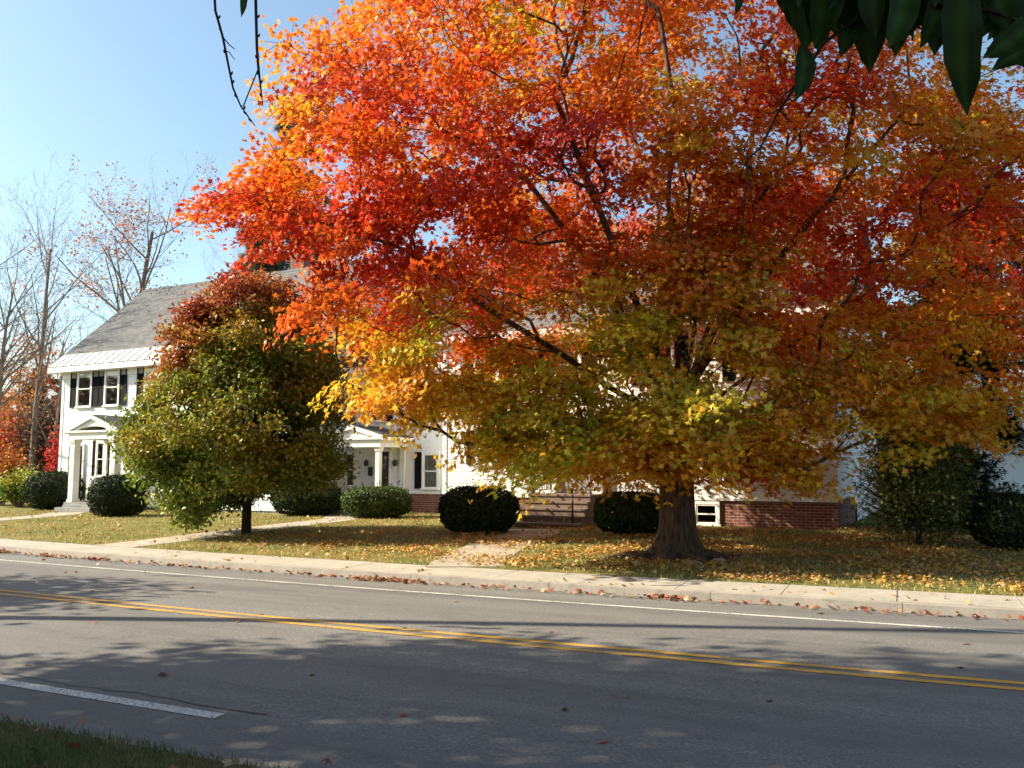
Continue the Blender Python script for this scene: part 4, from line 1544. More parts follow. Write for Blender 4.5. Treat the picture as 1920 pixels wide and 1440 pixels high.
conifer(8.0, 17.5, 2.75, 1.0, 'bushy low evergreen with sunlight put into its needle colour, right of the maple', name='evergreen_shrub', n=22000, base=0.10, col_=((0.03, 0.055, 0.012), (0.27, 0.28, 0.07)), size=0.12, irregular=0.4, seed=8, whorls=170, flat=2.4, droop=-0.25, power=0.45)  # light end of the needle colour raised in place of missing sunlight
conifer(10.5, 20.6, 7.6, 1.55, 'tall dark spruce behind the low evergreen at right', name='spruce_tree', n=20000, base=0.02, size=0.24, seed=9, irregular=0.2, flat=1.2, col_=((0.006, 0.014, 0.007), (0.028, 0.042, 0.018)), power=0.6)
conifer(-12.0, 47.0, 21.5, 4.6, 'tall grey green pine behind the maple, left of the two pines there', name='pine_tree', n=15000, base=0.3, size=0.55, col_=((0.06, 0.08, 0.05), (0.20, 0.23, 0.14)), seed=10, irregular=0.5, whorls=120, flat=0.6)
conifer(-15.2, 51.0, 16.0, 3.6, 'shorter pine with a sparse spreading top above the roof ridge', name='pine_tree', n=6000, base=0.5, size=0.5, col_=((0.06, 0.08, 0.055), (0.18, 0.21, 0.14)), seed=12, irregular=0.6, whorls=46, flat=0.6)
conifer(19.5, 38.0, 15.5, 4.2, 'dark pine behind the right house, seen through the maple', name='pine_tree', n=12000, base=0.2, size=0.5, seed=13, irregular=0.45)
conifer(26.0, 46.0, 17.5, 4.4, 'farthest dark pine beyond the right edge of the maple', name='pine_tree', n=9000, base=0.2, size=0.5, seed=14, irregular=0.45)


# ---------------- bare and half-bare trees behind
def bare_tree(x, y, h, r0, label, name='bare_tree', spread=0.45, levels=4, seed=1, leaf=None, leaf_n=0, lean=(0, 0), first=0.35, kids=(9, 6, 5, 4), up=0.35, group=None, bark='grey_bark', ratio=0.46):
    z0 = gz(x, y)
    root = thing(name, (x, y, z0), label, 'tree', group)
    rr = random.Random(seed)
    tips = []
    tk = MB(); bm = MB()

    def grow(o, d_, L, r, lev, mb):
        n = 6 if lev == 0 else 4
        pts = [np.array(o, float)]; rads = [r]
        dd = np.array(d_, float)
        for i in range(n):
            gs = 0.03 if lev == 0 else 0.10
            dd = dd + np.array((rr.gauss(0, gs), rr.gauss(0, gs), up * 0.12 * (1 if lev else 0.2)))
            if lev == 0: dd = dd + np.array((lean[0], lean[1], 0)) * 0.1
            dd /= np.linalg.norm(dd)
            pts.append(pts[-1] + dd * L / n)
            rads.append(r * (1 - 0.72 * (i + 1) / n))
        mb.tube(pts, rads, 8 if lev == 0 else (5 if lev == 1 else 3), False)
        if lev >= levels - 1:
            tips.append((pts[-1], dd)); tips.append((pts[-2], dd)); tips.append((pts[-3], dd))
            return
        nk = kids[lev]
        for k in range(nk):
            t = (first if lev == 0 else 0.25) + (1 - (first if lev == 0 else 0.25)) * (k + rr.random() * 0.8) / nk
            i = min(int(t * n), n - 1); f_ = t * n - i
            p = pts[i] * (1 - f_) + pts[i + 1] * f_
            ax = pts[i + 1] - pts[i]; ax /= np.linalg.norm(ax)
            a = rr.uniform(0, 2 * PI)
            sd = np.array((math.cos(a), math.sin(a), rr.uniform(-0.2, 0.3)))
            sd = sd - ax * sd.dot(ax); sd /= np.linalg.norm(sd) + 1e-9
            ang = rr.uniform(0.35, 0.95) * (spread / 0.45)
            nd = ax * math.cos(ang) + sd * math.sin(ang) + np.array((0, 0, up * 0.3))
            rl = (rads[i] * (1 - f_) + rads[i + 1] * f_)
            grow(p, nd / np.linalg.norm(nd), L * rr.uniform(0.34, 0.55) * (1.15 - 0.5 * t if lev == 0 else 1), max(rl * ratio, 0.0045), lev + 1, bm)
    grow((x, y, z0 - 0.1), (0.0, 0, 1), h * 0.86, r0, 0, tk)
    tk.build('trunk', bark, root)
    bm.build('branches', bark, root)
    if leaf_n:
        P = []; n_per = max(1, leaf_n // len(tips))
        for (p, d_) in tips:
            if mnoise.noise((p[0] * 0.3, p[1] * 0.3, p[2] * 0.3 + seed)) < leaf[2]: continue
            P.append(p + rng.normal(size=(n_per, 3)) * leaf[3])
        if P:
            P = np.concatenate(P)
            c = palette(rng.uniform(0, 1, len(P)), leaf[0])
            leaves('crown', P, rng.normal(size=P.shape) + (0, 0, 0.3), rng.uniform(0.7, 1.3, len(P)) * leaf[1], RHOMB, c, 'maple_leaf', root)
    return root


RED = [(0, (0.42, 0.06, 0.03)), (1, (0.5, 0.17, 0.06))]
ORANGE = [(0, (0.5, 0.15, 0.03)), (1, (0.6, 0.30, 0.05))]
PINKISH = [(0, (0.35, 0.13, 0.08)), (0.7, (0.42, 0.2, 0.1)), (1, (0.4, 0.30, 0.12))]
bare_tree(-21.9, 40.2, 13.8, 0.17, 'tall slender bare tree left of the left house', seed=21, spread=0.42, first=0.30, kids=(15, 6, 4, 4), levels=5)
bare_tree(-18.6, 41.2, 15.0, 0.27, 'bare spreading tree with a few red leaves behind the left roof', seed=22, spread=0.62, first=0.36, kids=(14, 7, 5, 3), levels=5, leaf=(PINKISH, 0.13, 0.02, 0.2), leaf_n=4200)
bare_tree(-23.3, 37.3, 11.6, 0.15, 'thin bare tree cut by the left edge', seed=23, ratio=0.66, spread=0.5, first=0.3, kids=(15, 6, 4, 4), levels=5)
bare_tree(-21.3, 36.4, 10.6, 0.12, 'thinnest bare tree at the left edge, beside the yellow green bush', seed=30, ratio=0.64, spread=0.45, first=0.45, kids=(14, 6, 4, 3), levels=5)
bare_tree(-15.2, 47.0, 13.6, 0.12, 'thin bare tree between the left roof and the maple', seed=24, spread=0.36, first=0.3, kids=(12, 6, 4, 3), levels=5)
bare_tree(-16.9, 49.0, 12.6, 0.11, 'slim bare tree above the left roof ridge', seed=25, spread=0.36, first=0.3, kids=(10, 6, 4, 3), lean=(0.1, 0))
bare_tree(-20.6, 39.6, 8.6, 0.09, 'young tree with clumps of red leaves beside the left house', seed=26, spread=0.6, first=0.2, kids=(12, 7, 5, 3), leaf=(RED, 0.13, 0.12, 0.22), leaf_n=4600)
bare_tree(-24.2, 43.0, 7.6, 0.11, 'half bare orange leaved tree at the left edge', seed=27, spread=0.6, first=0.2, kids=(12, 7, 5, 3), leaf=(ORANGE, 0.15, 0.05, 0.25), leaf_n=2600)
bare_tree(-21.0, 42.5, 9.4, 0.12, 'leaning tree with sparse orange leaves by the roof corner', seed=28, spread=0.65, first=0.3, kids=(10, 6, 5, 3), lean=(0.5, 0), leaf=(RED, 0.13, 0.12, 0.22), leaf_n=3200)
bare_tree(5.0, 46.0, 17.0, 0.32, 'bare grey tree behind the right house, seen through the maple top', seed=29, spread=0.45, first=0.4, kids=(12, 6, 5, 3))


def bush(x, y, rx, h, label, pal, n=3500, size=0.16, name='bush', seed=1):
    z0 = gz(x, y)
    root = thing(name, (x, y, z0), label, 'bush')
    mb = MB()
    tips = []
    rr = random.Random(seed)
    for k in range(34):
        a = rr.uniform(0, 2 * PI); e = rr.uniform(0.15, 1) ** 0.6
        tip = np.array((x + rx * e * math.cos(a), y + rx * e * math.sin(a), z0 + h * (1 - 0.45 * e * e) * rr.uniform(0.55, 1)))
        s = np.array((x + 0.1 * rx * math.cos(a), y + 0.1 * rx * math.sin(a), z0 - 0.05))
        mid = (s + tip) / 2 + np.array((0, 0, 0.15 * h)) + rng.normal(size=3) * 0.06 * h
        mb.tube([s, mid, tip], [0.03, 0.02, 0.006], 4, False)
        tips += [tip, mid * 0.4 + tip * 0.6, mid]
    mb.build('stems', 'grey_bark', root)
    tips = np.array(tips)
    i = rng.integers(0, len(tips), n)
    P = tips[i] + rng.normal(size=(n, 3)) * (0.2 * rx, 0.2 * rx, 0.11 * h)
    P = P[P[:, 2] > z0 + 0.02]
    w = np.clip(0.5 + 0.5 * nz(P, 0.8, seed) + rng.normal(size=len(P)) * 0.25, 0, 1)
    c = palette(w, pal) * rng.uniform(0.7, 1.2, size=(len(P), 1))
    leaves('foliage', P, rng.normal(size=P.shape) + (0, 0, 0.4), rng.uniform(0.7, 1.3, len(P)) * size, RHOMB, c, 'maple_leaf', root)


bush(-19.6, 35.2, 0.9, 1.5, 'yellow green leafy bush at the left edge of the lawn', [(0, (0.10, 0.19, 0.02)), (0.6, (0.22, 0.27, 0.03)), (1, (0.5, 0.35, 0.05))], seed=31, n=4200, size=0.12)
bush(-21.2, 36.8, 0.9, 2.4, 'orange leaved shrub at the left edge behind the yellow green bush', ORANGE, seed=32, n=2600)
bush(-19.7, 39.5, 1.0, 3.4, 'bright red leaved shrub against the left house corner', [(0, (0.42, 0.02, 0.03)), (1, (0.55, 0.07, 0.03))], seed=33, n=2600)
bush(-24.0, 41.5, 1.6, 4.6, 'scarlet and orange undergrowth shrub in the left woods', RED, seed=34, n=2600)
bush(-21.2, 41.6, 1.8, 4.8, 'brown leaved thicket shrub behind the slender bare tree', [(0, (0.05, 0.035, 0.025)), (1, (0.16, 0.10, 0.06))], seed=35, n=5200)
conifer(-27.8, 52.0, 7.6, 3.0, 'blue green spruce deep in the left woods', name='spruce_tree', n=8000, base=0.04, size=0.4, col_=((0.03, 0.05, 0.05), (0.09, 0.12, 0.11)), seed=36)

# distant woods behind the houses; unseen taller left wing added to darken window reflections
n = 46000
a = rng.uniform(-1.95, 0.95, n)
dist = rng.uniform(75, 110, n)
X = np.sin(a) * dist * 1.15
dist = np.cos(a) * dist * 1.15
hh = 7.5 + 4.5 * np.clip((-a - 0.7) / 0.4, 0, 1) + 3.0 * nz(np.stack([X * 0.06, dist * 0.03, X * 0], 1), 1.0, 2)
P = np.stack([X, dist, 0.2 + hh * rng.uniform(0, 1, n) ** 0.8], 1)
w = np.clip(0.5 + 0.6 * nz(P, 0.09, 7.0) + rng.normal(size=n) * 0.2, 0, 1)
c = palette(w, [(0, (0.07, 0.07, 0.04)), (0.4, (0.17, 0.10, 0.06)), (0.7, (0.28, 0.14, 0.06)), (1, (0.36, 0.12, 0.05))])
o = leaves('woods', P, rng.normal(size=P.shape), rng.uniform(0.7, 1.5, n), RHOMB, c, 'maple_leaf')
tag(o, 'far brown autumn woods behind the houses', 'woods', kind='stuff')


# ---------------- lawn grass, verge grass, fallen leaves
def on_walk(x, y):
    for pts, w in WALKS:
        for i in range(len(pts) - 1):
            ax, ay = pts[i]; bx, by = pts[i + 1]
            dx, dy = bx - ax, by - ay
            t = np.clip(((x - ax) * dx + (y - ay) * dy) / (dx * dx + dy * dy), 0, 1)
            if np.hypot(x - ax - t * dx, y - ay - t * dy) < w / 2 - 0.02: return True
    return False


WALKS = [([(-0.75, 13.98), (-0.75, 15.2), (-0.4, 17.5), tuple(p_a + (-0.05, -1.0)), tuple(p_a)], 1.25), ([(-8.2, 18.1), (-7.6, 19.6), (-6.3, 23.5), tuple(p_b + (0.3, -2.2)), tuple(p_b)], 1.15), ([(-17.6, 24.2), (-16.2, 25.8), tuple(p_c + (0.4, -1.6)), tuple(p_c)], 1.2)]


def in_house(x, y):
    u = CB * x - SB * y; d = SB * x + CB * y
    return (-32 < u < -3.1 and d > 22.3) and not (-19.97 < u < -14.4 and d < 24.6)


def grass(name, n, R0, R1, s0, s1, zf, hmin, hmax, pal, mat='blade', walk=True, bw=0.006, seed=1, dens=None):
    R = rng.uniform(R0, R1, n); s = rng.uniform(s0, s1, n)
    aa = A0 - s / 160.0
    x = CX - R * np.sin(aa); y = CY - R * np.cos(aa)
    keep = np.array([(not walk or not on_walk(a_, b_)) and not in_house(a_, b_) and abs(a_) < 0.66 * b_ + 1.0 for a_, b_ in zip(x, y)])
    x, y, R = x[keep], y[keep], R[keep]
    z = np.array([zf(r) for r in R])
    P = np.stack([x, y, z], 1)
    m = len(P)
    pn = nz(P, 0.9, seed)
    h = rng.uniform(hmin, hmax, m) * (1 + 0.4 * pn)
    az = rng.uniform(0, 2 * PI, m)
    wv = np.stack([np.cos(az), np.sin(az), np.zeros(m)], 1) * (bw * rng.uniform(0.6, 1.4, m))[:, None]
    ln = rng.normal(size=(m, 3)) * 0.55; ln[:, 2] = 1
    tip = P + ln / np.linalg.norm(ln, axis=1, keepdims=True) * h[:, None]
    Pb = P - (0, 0, 0.01)
    V = np.stack([Pb - wv, Pb + wv, tip], 1).reshape(-1, 3)
    Fc = np.arange(3 * m).reshape(m, 3)
    w = np.clip((0.28 if seed == 1 else 0.5) + 0.55 * pn + 0.3 * nz(P, 0.25, seed + 3) + rng.normal(size=m) * 0.22, 0, 1)
    c = palette(w, pal) * rng.uniform(0.7, 1.25, size=(m, 1))
    o = np_mesh(name, V, Fc, mat, None, np.repeat(c, 3, axis=0))
    return tag(o, kind='stuff')


GP = [(0, (0.46, 0.36, 0.14)), (0.45, (0.40, 0.33, 0.09)), (0.75, (0.23, 0.22, 0.045)), (1, (0.13, 0.16, 0.025))]
o = grass('lawn_grass', 130000, 138, R_BACK + 0.03, -26, 14, lawn_z, 0.03, 0.07, GP, bw=0.011)
tag(o, 'short yellowing grass on the lawn across the road', 'grass')
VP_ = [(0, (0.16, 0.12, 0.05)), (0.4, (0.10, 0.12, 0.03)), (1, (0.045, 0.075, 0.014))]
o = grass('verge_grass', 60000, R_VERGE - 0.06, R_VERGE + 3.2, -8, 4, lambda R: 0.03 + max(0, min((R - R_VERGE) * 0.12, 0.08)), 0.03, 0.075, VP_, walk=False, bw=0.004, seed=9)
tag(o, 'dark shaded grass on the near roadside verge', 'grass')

# fallen leaves: lawn, gutter, sidewalk, road, verge
Ps = []; Sz = []


def scatter(n, R0, R1, s0, s1, zf, dens=None, size=(0.06, 0.11), lift=0.02, pile=0.0, bias=1.0):
    R = R0 + (R1 - R0) * rng.uniform(0, 1, n) ** bias; s = rng.uniform(s0, s1, n)
    aa = A0 - s / 160.0
    x = CX - R * np.sin(aa); y = CY - R * np.cos(aa)
    z = np.array([zf(r) for r in R]) + lift
    P = np.stack([x, y, z], 1)
    if dens is not None:
        P = P[dens(P, R, s) > rng.uniform(0, 1, n)]
    P = P[[not in_house(p[0], p[1]) and abs(p[0]) < 0.66 * p[1] + 1 for p in P]]
    P[:, 2] += rng.uniform(0, 1, len(P)) * pile
    Ps.append(P); Sz.append(rng.uniform(size[0], size[1], len(P)))


def d_lawn(P, R, s):
    d = np.hypot(P[:, 0] - MX - 0.8, (P[:, 1] - MY) * 1.0)
    base = np.clip(1.2 - d / 9.0, 0.03, 1)
    return base * np.clip(0.38 + 1.7 * nz(P, 0.75, 3.0) + 0.6 * nz(P, 2.6, 6.0), 0.05, 1)


scatter(110000, 144, R_BACK + 0.02, -13, 12, lawn_z, d_lawn, size=(0.045, 0.095), lift=0.045, pile=0.03)
scatter(1500, 140, R_BACK, -26, -6, lawn_z, None, lift=0.045)
scatter(700, R_KERB - 0.1, R_BACK, -14, 12, lambda R: 0.112, lambda P, R, s: np.clip(0.15 + 0.9 * nz(P, 0.8, 8.0), 0, 1), lift=0.012)


def d_gut(P, R, s):
    return np.clip(-0.06 + 2.0 * nz(np.stack([s * 0.9, s * 0, s * 0], 1), 1.0, 4.0), 0.08, 1)


scatter(6500, R_KERB + 0.03, R_KERB + 0.36, -13, 12, road_z, d_gut, lift=0.012, pile=0.035, bias=1.8)
scatter(60, R_KERB + 0.3, R_VERGE, -11, 10, road_z, None, lift=0.012)
scatter(900, R_VERGE - 0.1, R_VERGE + 3.0, -8, 3, lambda R: 0.05, lambda P, R, s: np.clip(0.3 + 0.9 * nz(P, 1.2, 5.0), 0.03, 1), lift=0.05)
P = np.concatenate(Ps); S = np.concatenate(Sz)
w = rng.uniform(0, 1, len(P)) * 0.75 + 0.25 * (0.5 + 0.5 * nz(P, 0.9, 21.0))
gut = np.array([inv_arc(p[0], p[1])[0] > R_KERB - 0.02 for p in P])
c = palette(w, [(0, (0.30, 0.19, 0.085)), (0.3, (0.48, 0.31, 0.09)), (0.55, (0.58, 0.36, 0.06)), (0.8, (0.46, 0.19, 0.05)), (1, (0.33, 0.09, 0.04))])
c2 = palette(rng.uniform(0, 1, len(P)), [(0, (0.22, 0.11, 0.06)), (0.35, (0.38, 0.22, 0.12)), (0.55, (0.34, 0.10, 0.05)), (0.8, (0.26, 0.06, 0.04)), (1, (0.50, 0.34, 0.17))])
c = np.where(gut[:, None], c2, c) * rng.uniform(0.65, 1.15, size=(len(P), 1))
nr = rng.normal(size=P.shape) * 0.42 + (0, 0, 1)
o = leaves('fallen_leaves', P, nr, S, MAPLE, c, 'litter')
tag(o, 'fallen yellow and red maple leaves on the lawn and in the gutter', 'leaves', kind='stuff')

# stones and bare surface roots at the foot of the maple
for k, (dx, dy, r_, lab) in enumerate(((0.55, -0.62, 0.10, 'pale flat stone at the foot of the maple, right of its roots'), (0.1, -0.75, 0.085, 'small grey stone in front of the maple roots'))):
    x, y = MX + dx, MY + dy
    mb = MB()
    z0 = gz(x, y)
    nu, nv = 12, 7
    g = []
    for j in range(nv + 1):
        row = []
        for i in range(nu):
            th_ = PI * j / nv; a = 2 * PI * i / nu
            v = np.array((math.sin(th_) * math.cos(a), math.sin(th_) * math.sin(a), math.cos(th_)))
            f_ = 1 + 0.3 * mnoise.noise(tuple(v * 1.4 + k * 5))
            row.append(np.array((x, y, z0 + r_ * 0.2)) + v * f_ * r_ * (1.5, 1.0, 0.6))
        g.append(row)
    for j in range(nv):
        for i in range(nu):
            i2 = (i + 1) % nu
            mb.face([g[j + 1][i], g[j + 1][i2], g[j][i2], g[j][i]], smooth=True)
    tag(mb.build('stone', 'stone'), lab, 'stone')


# ------------------------------------------------------------------ near side of the road
def P3(px, py, Y):
    r = ((px - 960) / F_PX, math.cos(PITCH) - (720 - py) / F_PX * math.sin(PITCH), math.sin(PITCH) + (720 - py) / F_PX * math.cos(PITCH))
    t = Y / r[1]
    return np.array((t * r[0], Y, EYE + t * r[2]))


def overhang_tree():
    base = np.array((2.6, -1.6, 0.08))
    root = thing('overhanging_tree', base, 'dark green leaved roadside tree whose branches hang into the top of the view', 'tree')
    b = base
    tm = trunk_mesh(b, 2.4, 0.17, 0.14, flare=0.14, lobes=5, seed=8, sides=24, rings=14, rough=0.01)
    tm.build('trunk', 'dark_bark', root)
    mb = MB()
    fork = b + (0, 0, 2.35)
    A = P3(1640, -60, 1.9)
    mb.tube([fork, fork + (-0.3, 0.8, 0.7), (fork + A) / 2 + (0.1, 0.3, 0.5), A + (0.25, -0.1, 0.25), A], [0.12, 0.08, 0.05, 0.028, 0.016], 8)
    # the limb that carries the two bare twigs at upper left
    Bp = P3(440, -70, 2.6)
    mb.tube([fork, fork + (-0.7, 1.2, 1.1), (fork + Bp) / 2 + (0, 0.6, 0.9), Bp + (0.4, 0, 0.3), Bp + (0, 0, 0.08)], [0.12, 0.08, 0.045, 0.02, 0.010], 8)
    for k in range(6):
        a = k * 1.05 + 0.4
        e = fork + np.array((2.6 * math.cos(a), -1.2 + 2.0 * math.sin(a), 3.0 + 0.3 * k))
        mb.tube([fork, (fork + e) / 2 + (0, 0, 0.5), e], [0.09, 0.06, 0.02], 6, False)

    def twig(pts, rads, Y, dy=0.0):
        q = [P3(px, py, Y + dy * i) for i, (px, py) in enumerate(pts)]
        mb.tube(q, np.array(rads) * 0.72, 5)
        return q
    t1 = twig([(400, -60), (404, 20), (418, 70), (430, 130), (437, 165), (452, 200), (465, 218), (478, 236)], [0.006, 0.006, 0.0055, 0.005, 0.0045, 0.0035, 0.003, 0.002], 2.6)
    t2 = twig([(478, -60), (480, 10), (482, 90), (485, 130), (489, 165), (493, 198)], [0.0075, 0.007, 0.0065, 0.006, 0.0035, 0.002], 2.6)
    twig([(484, 130), (470, 165), (456, 200), (450, 196)], [0.003, 0.003, 0.003, 0.002], 2.6)
    twig([(418, 70), (430, 84), (440, 92)], [0.003, 0.0025, 0.002], 2.6)
    twig([(424, 96), (430, 98), (440, 112)], [0.003, 0.002, 0.0015], 2.6)
    # buds along the twigs
    for q in (t1, t2):
        for i in range(len(q) - 1):
            for f_ in ((0.3, 0.75) if i % 2 else (0.5,)):
                p = q[i] * (1 - f_) + q[i + 1] * f_
                s = rng.choice((-1, 1)) * rng.uniform(0.004, 0.009)
                mb.tube([p, p + (s, 0, 0.006), p + (s * 1.3, 0, 0.012)], [0.0032, 0.0036, 0.001], 5)
    twig([(1660, -40), (1600, 40), (1545, 80), (1500, 150), (1462, 205), (1440, 250), (1425, 278), (1400, 300), (1388, 330)], [0.010, 0.0075, 0.006, 0.005, 0.0045, 0.004, 0.0035, 0.003, 0.002], 1.9)
    twig([(1460, 205), (1475, 222), (1485, 230)], [0.003, 0.0025, 0.0015], 1.9)
    twig([(1460, 205), (1448, 212), (1440, 212)], [0.003, 0.0025, 0.0015], 1.9)
    twig([(1400, 300), (1398, 360), (1392, 420), (1390, 452)], [0.003, 0.0025, 0.002, 0.0012], 1.9)
    twig([(1400, 300), (1406, 340), (1412, 400)], [0.0025, 0.002, 0.0012], 1.9)
    twig([(1425, 278), (1428, 296)], [0.002, 0.001], 1.9)
    twig([(1500, 150), (1480, 170), (1466, 182), (1455, 172)], [0.003, 0.0025, 0.002, 0.001], 1.9)
    twig([(1660, -40), (1760, 10), (1860, 20), (1960, 60)], [0.009, 0.007, 0.006, 0.004], 1.85)
    twig([(1600, 40), (1680, 30), (1740, 60)], [0.006, 0.004, 0.003], 1.9)
    mb.build('branches', 'dark_bark', root)
    # big hanging leaves: stalk point, tip point, width in px, depth
    spec = [((1500, 85), (1500, 195), 62, 1.88, (0.15, -0.5)), ((1380, -40), (1378, 28), 26, 1.92, (0.2, -0.7)), ((1500, -60), (1530, 70), 100, 1.95, (0, -1)), ((1560, -80), (1560, 62), 110, 1.84, (0.3, -1)),
            ((1620, -60), (1640, 105), 104, 1.92, (-0.3, -1)), ((1690, -60), (1660, 90), 90, 1.80, (0.2, -1)), ((1700, -50), (1700, 66), 96, 1.96, (0, -1)), ((1760, -80), (1755, 66), 100, 1.86, (0.3, -1)),
            ((1800, -50), (1848, 178), 106, 1.82, (-0.2, -1)), ((1840, -60), (1800, 80), 90, 1.94, (0.3, -1)), ((1940, 40), (1836, 112), 78, 1.86, (0.2, -0.6)), ((1960, 70), (1850, 138), 60, 1.90, (0.3, -0.4)),
            ((1900, -70), (1880, 30), 120, 1.9, (0, -1)), ((1480, -70), (1470, 18), 70, 1.98, (0.1, -1)), ((1640, -90), (1600, 40), 110, 1.9, (0, -1)), ((1730, -90), (1720, 30), 110, 1.9, (0.4, -1)), ((452, -40), (456, 24), 22, 2.55, (0.5, -0.8)), ((1500, -40), (1560, 78), 92, 1.97, (0.2, -1)), ((1580, -30), (1600, 88), 88, 1.99, (0.3, -1)), ((1660, -40), (1690, 84), 92, 1.99, (-0.2, -1)), ((1740, -40), (1780, 82), 96, 1.99, (0.1, -1)), ((1800, -40), (1760, 60), 92, 1.97, (-0.2, -1)), ((1860, -60), (1855, 60), 100, 1.98, (0.2, -1)), ((1940, -60), (1925, 40), 90, 1.95, (0, -1)), ((1880, 30), (1925, 130), 70, 1.97, (-0.5, -0.7)), ((1465, -60), (1500, 40), 80, 1.99, (0, -1)), ((1610, -80), (1660, 50), 100, 2.0, (0.2, -1))]
    spec = [(a, (a[0] + (t[0] - a[0]) * 0.86, a[1] + (t[1] - a[1]) * (0.86 if a[1] > 0 else 1.0)), w_ * 0.66, Y_, n_) for (a, t, w_, Y_, n_) in spec]
    rs = random.Random(4)
    for k in range(44):
        x = rs.uniform(1475, 1935); ln = rs.uniform(75, 125)
        yt = rs.uniform(-5, 62 if x > 1540 else 40)
        dx = rs.uniform(-1.0, 1.0) * ln
        spec.append(((x - dx, yt - ln), (x, yt), rs.uniform(38, 66), rs.uniform(1.84, 2.12), (rs.uniform(-0.9, 0.9), -1)))
    vs = []; fs = []; cs = []
    for i, (a, t, wpx, Y, (nx, ny)) in enumerate(spec):
        pa, pt = P3(*a, Y), P3(*t, Y - 0.03)
        ax = pt - pa; Ln = np.linalg.norm(ax); ax /= Ln
        nrm = np.array((nx, ny, 0.1)); nrm = nrm - ax * nrm.dot(ax); nrm /= np.linalg.norm(nrm)
        sd = np.cross(ax, nrm)
        W = wpx / F_PX * Y / 2
        bend, sway = rng.uniform(0.05, 0.4), rng.uniform(-0.07, 0.07)
        base_i = len(vs)
        prof = [(0, 0.02), (0.08, 0.45), (0.2, 0.86), (0.35, 1.06), (0.5, 1.06), (0.65, 0.98), (0.78, 0.80), (0.88, 0.50), (0.95, 0.18), (1.0, 0.0)]
        c0 = np.array((0.020, 0.042, 0.009)) * rng.uniform(0.7, 1.3)
        for (tt, ww) in prof:
            curl = nrm * (-bend * Ln * tt * tt + 0.05 * Ln) + sd * (sway * Ln * math.sin(tt * 3.0))
            mid = pa + ax * Ln * tt + curl
            for sx in (-1, -0.5, 0, 0.5, 1):
                wob = 1 + 0.05 * math.sin(tt * 21 + i * 3 + sx)
                vs.append(mid + sd * W * ww * sx * wob + nrm * W * ww * (0.38 * abs(sx) ** 1.3 + 0.05 * math.sin(tt * 26) * abs(sx)))
                cs.append(c0 * ((2.0 if sx == 0 else 1) * (1.3 if int(tt * 100) % 2 else 0.9)))
        for r in range(len(prof) - 1):
            for k in range(4):
                q = base_i + r * 5 + k
                fs.append((q, q + 1, q + 6, q + 5))
    np_mesh('hanging_leaves', np.array(vs), np.array(fs), 'dogwood_leaf', root, np.array(cs), True)
    # rest of the crown overhead, above the frame
    n = 16000
    q = rng.normal(size=(n, 3)); q /= np.linalg.norm(q, axis=1, keepdims=True)
    q *= rng.uniform(0.3, 1, size=(n, 1)) ** 0.5
    P = fork + np.array((0.3, -1.6, 4.2)) + q * (3.4, 3.0, 2.2)
    P = P[P[:, 2] > EYE + 1.0 + 0.72 * np.maximum(P[:, 1], 0) + 0.3]
    c = np.tile((0.04, 0.07, 0.015), (len(P), 1)) * rng.uniform(0.6, 1.6, size=(len(P), 1))
    leaves('crown', P, rng.normal(size=P.shape) + (0, 0, 0.7), rng.uniform(0.10, 0.16, len(P)), OVAL, c, 'dogwood_leaf', root)


overhang_tree()


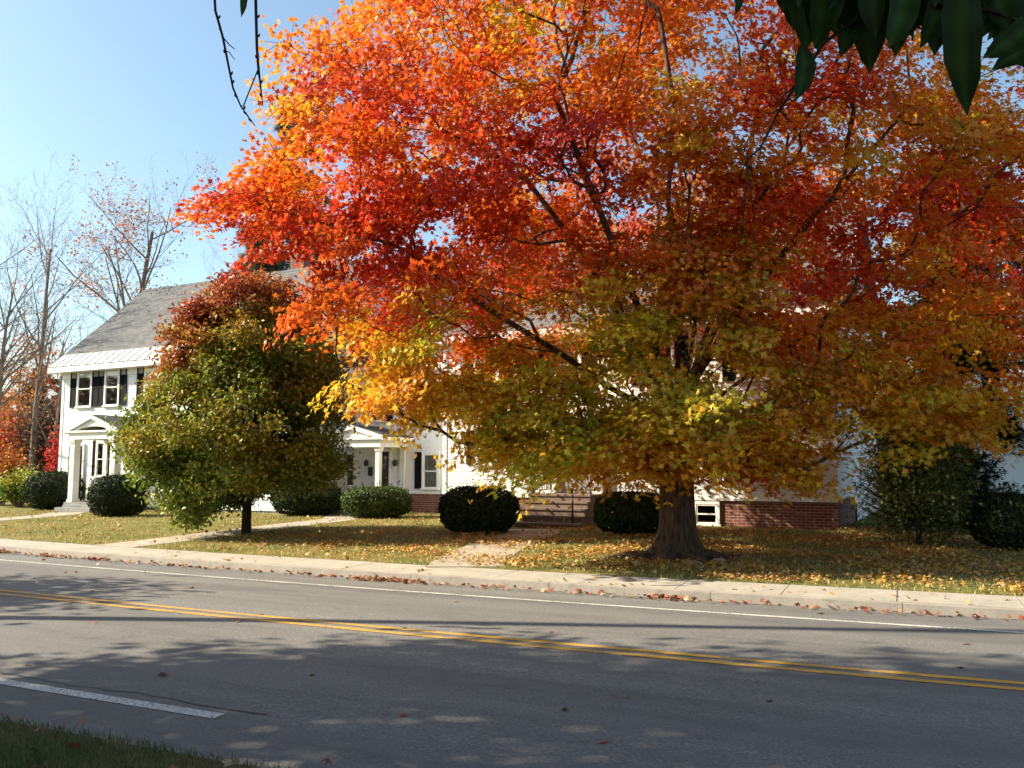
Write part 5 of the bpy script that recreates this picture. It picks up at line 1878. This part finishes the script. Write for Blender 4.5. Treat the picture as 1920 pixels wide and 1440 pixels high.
def shade_tree(x, y, h, r, zb, label, n=9000, seed=1, rz=None, gap=-0.2, cut=None):
    base = np.array((x, y, 0.08))
    root = thing('roadside_tree', base, label, 'tree', 'roadside trees out of view that shade the road')
    tm = trunk_mesh(base, zb, 0.26, 0.2, flare=0.2, lobes=5, seed=seed, sides=24, rings=12, rough=0.015)
    tm.build('trunk', 'dark_bark', root)
    cl = []
    rz = rz or (h - zb) / 2
    c0 = base + np.array((0, 0, zb + rz))
    while len(cl) < 260:
        q = rng.normal(size=3); q /= np.linalg.norm(q); q *= rng.uniform(0.35, 1) ** 0.5
        if mnoise.noise(tuple(q * 2.3 + seed * 9.1)) < gap: continue
        p = c0 + q * (r, r, rz)
        if cut and not cut(p): continue
        cl.append(p)
    cl = np.array(cl)
    lines, _ = branch_nodes([(None, [base + (0, 0, zb * 0.8), base + (0, 0, zb), c0 + (0, 0, -0.3 * rz), c0 + (0, 0, 0.5 * rz)])], cl, 0.012, 2.2, 3)
    lines_mesh([(p, np.minimum(r_, 0.18)) for p, r_ in lines]).build('branches', 'dark_bark', root)
    i = rng.integers(0, len(cl), n)
    P = cl[i] + rng.normal(size=(n, 3)) * (0.5, 0.5, 0.35)
    c = np.tile((0.16, 0.14, 0.03), (n, 1)) * rng.uniform(0.6, 1.4, size=(n, 1))
    leaves('crown', P, rng.normal(size=P.shape) + (0, 0, 0.7), rng.uniform(0.16, 0.26, n), OVAL, c, 'maple_leaf', root)


shade_tree(-10.8, 3.9, 12.0, 5.0, 3.0, 'broad roadside tree just out of view at the left, shading the near lane', seed=41, n=50000, gap=-0.56, cut=lambda p: p[0] < -0.62 * p[1] - 1.2)
shade_tree(-9.5, -1.5, 10.5, 5.0, 2.6, 'roadside tree out of view behind the left shoulder, shading the near lane', seed=42, n=48000, gap=-0.56, cut=lambda p: p[1] < 0.5 or p[0] < -0.62 * p[1] - 1.2)
shade_tree(-14.5, 12.2, 5.6, 1.7, 1.8, 'smaller roadside tree out of view farther along the left verge', seed=43, n=5200, gap=-0.2, cut=lambda p: p[0] < -0.62 * p[1] - 1.2)

# utility pole out of view whose long shadow crosses the far lane
pole = thing('utility_pole', (-13.0, 10.5, 0.05), 'wooden utility pole on the near verge out of view, casting the long thin shadow', 'pole')
mb = MB()
mb.tube([(-13.0, 10.5, -0.3), (-13.0, 10.5, 12.6)], [0.15, 0.10], 12)
mb.build('post', 'pole_wood', pole)
mb = MB()
mb.box(-13.0 - 0.9, -13.0 + 0.9, 10.5 + 0.11, 10.5 + 0.22, 11.7, 11.82, lambda u, d, z: (u, d, z))
mb.build('crossarm', 'pole_wood', pole)
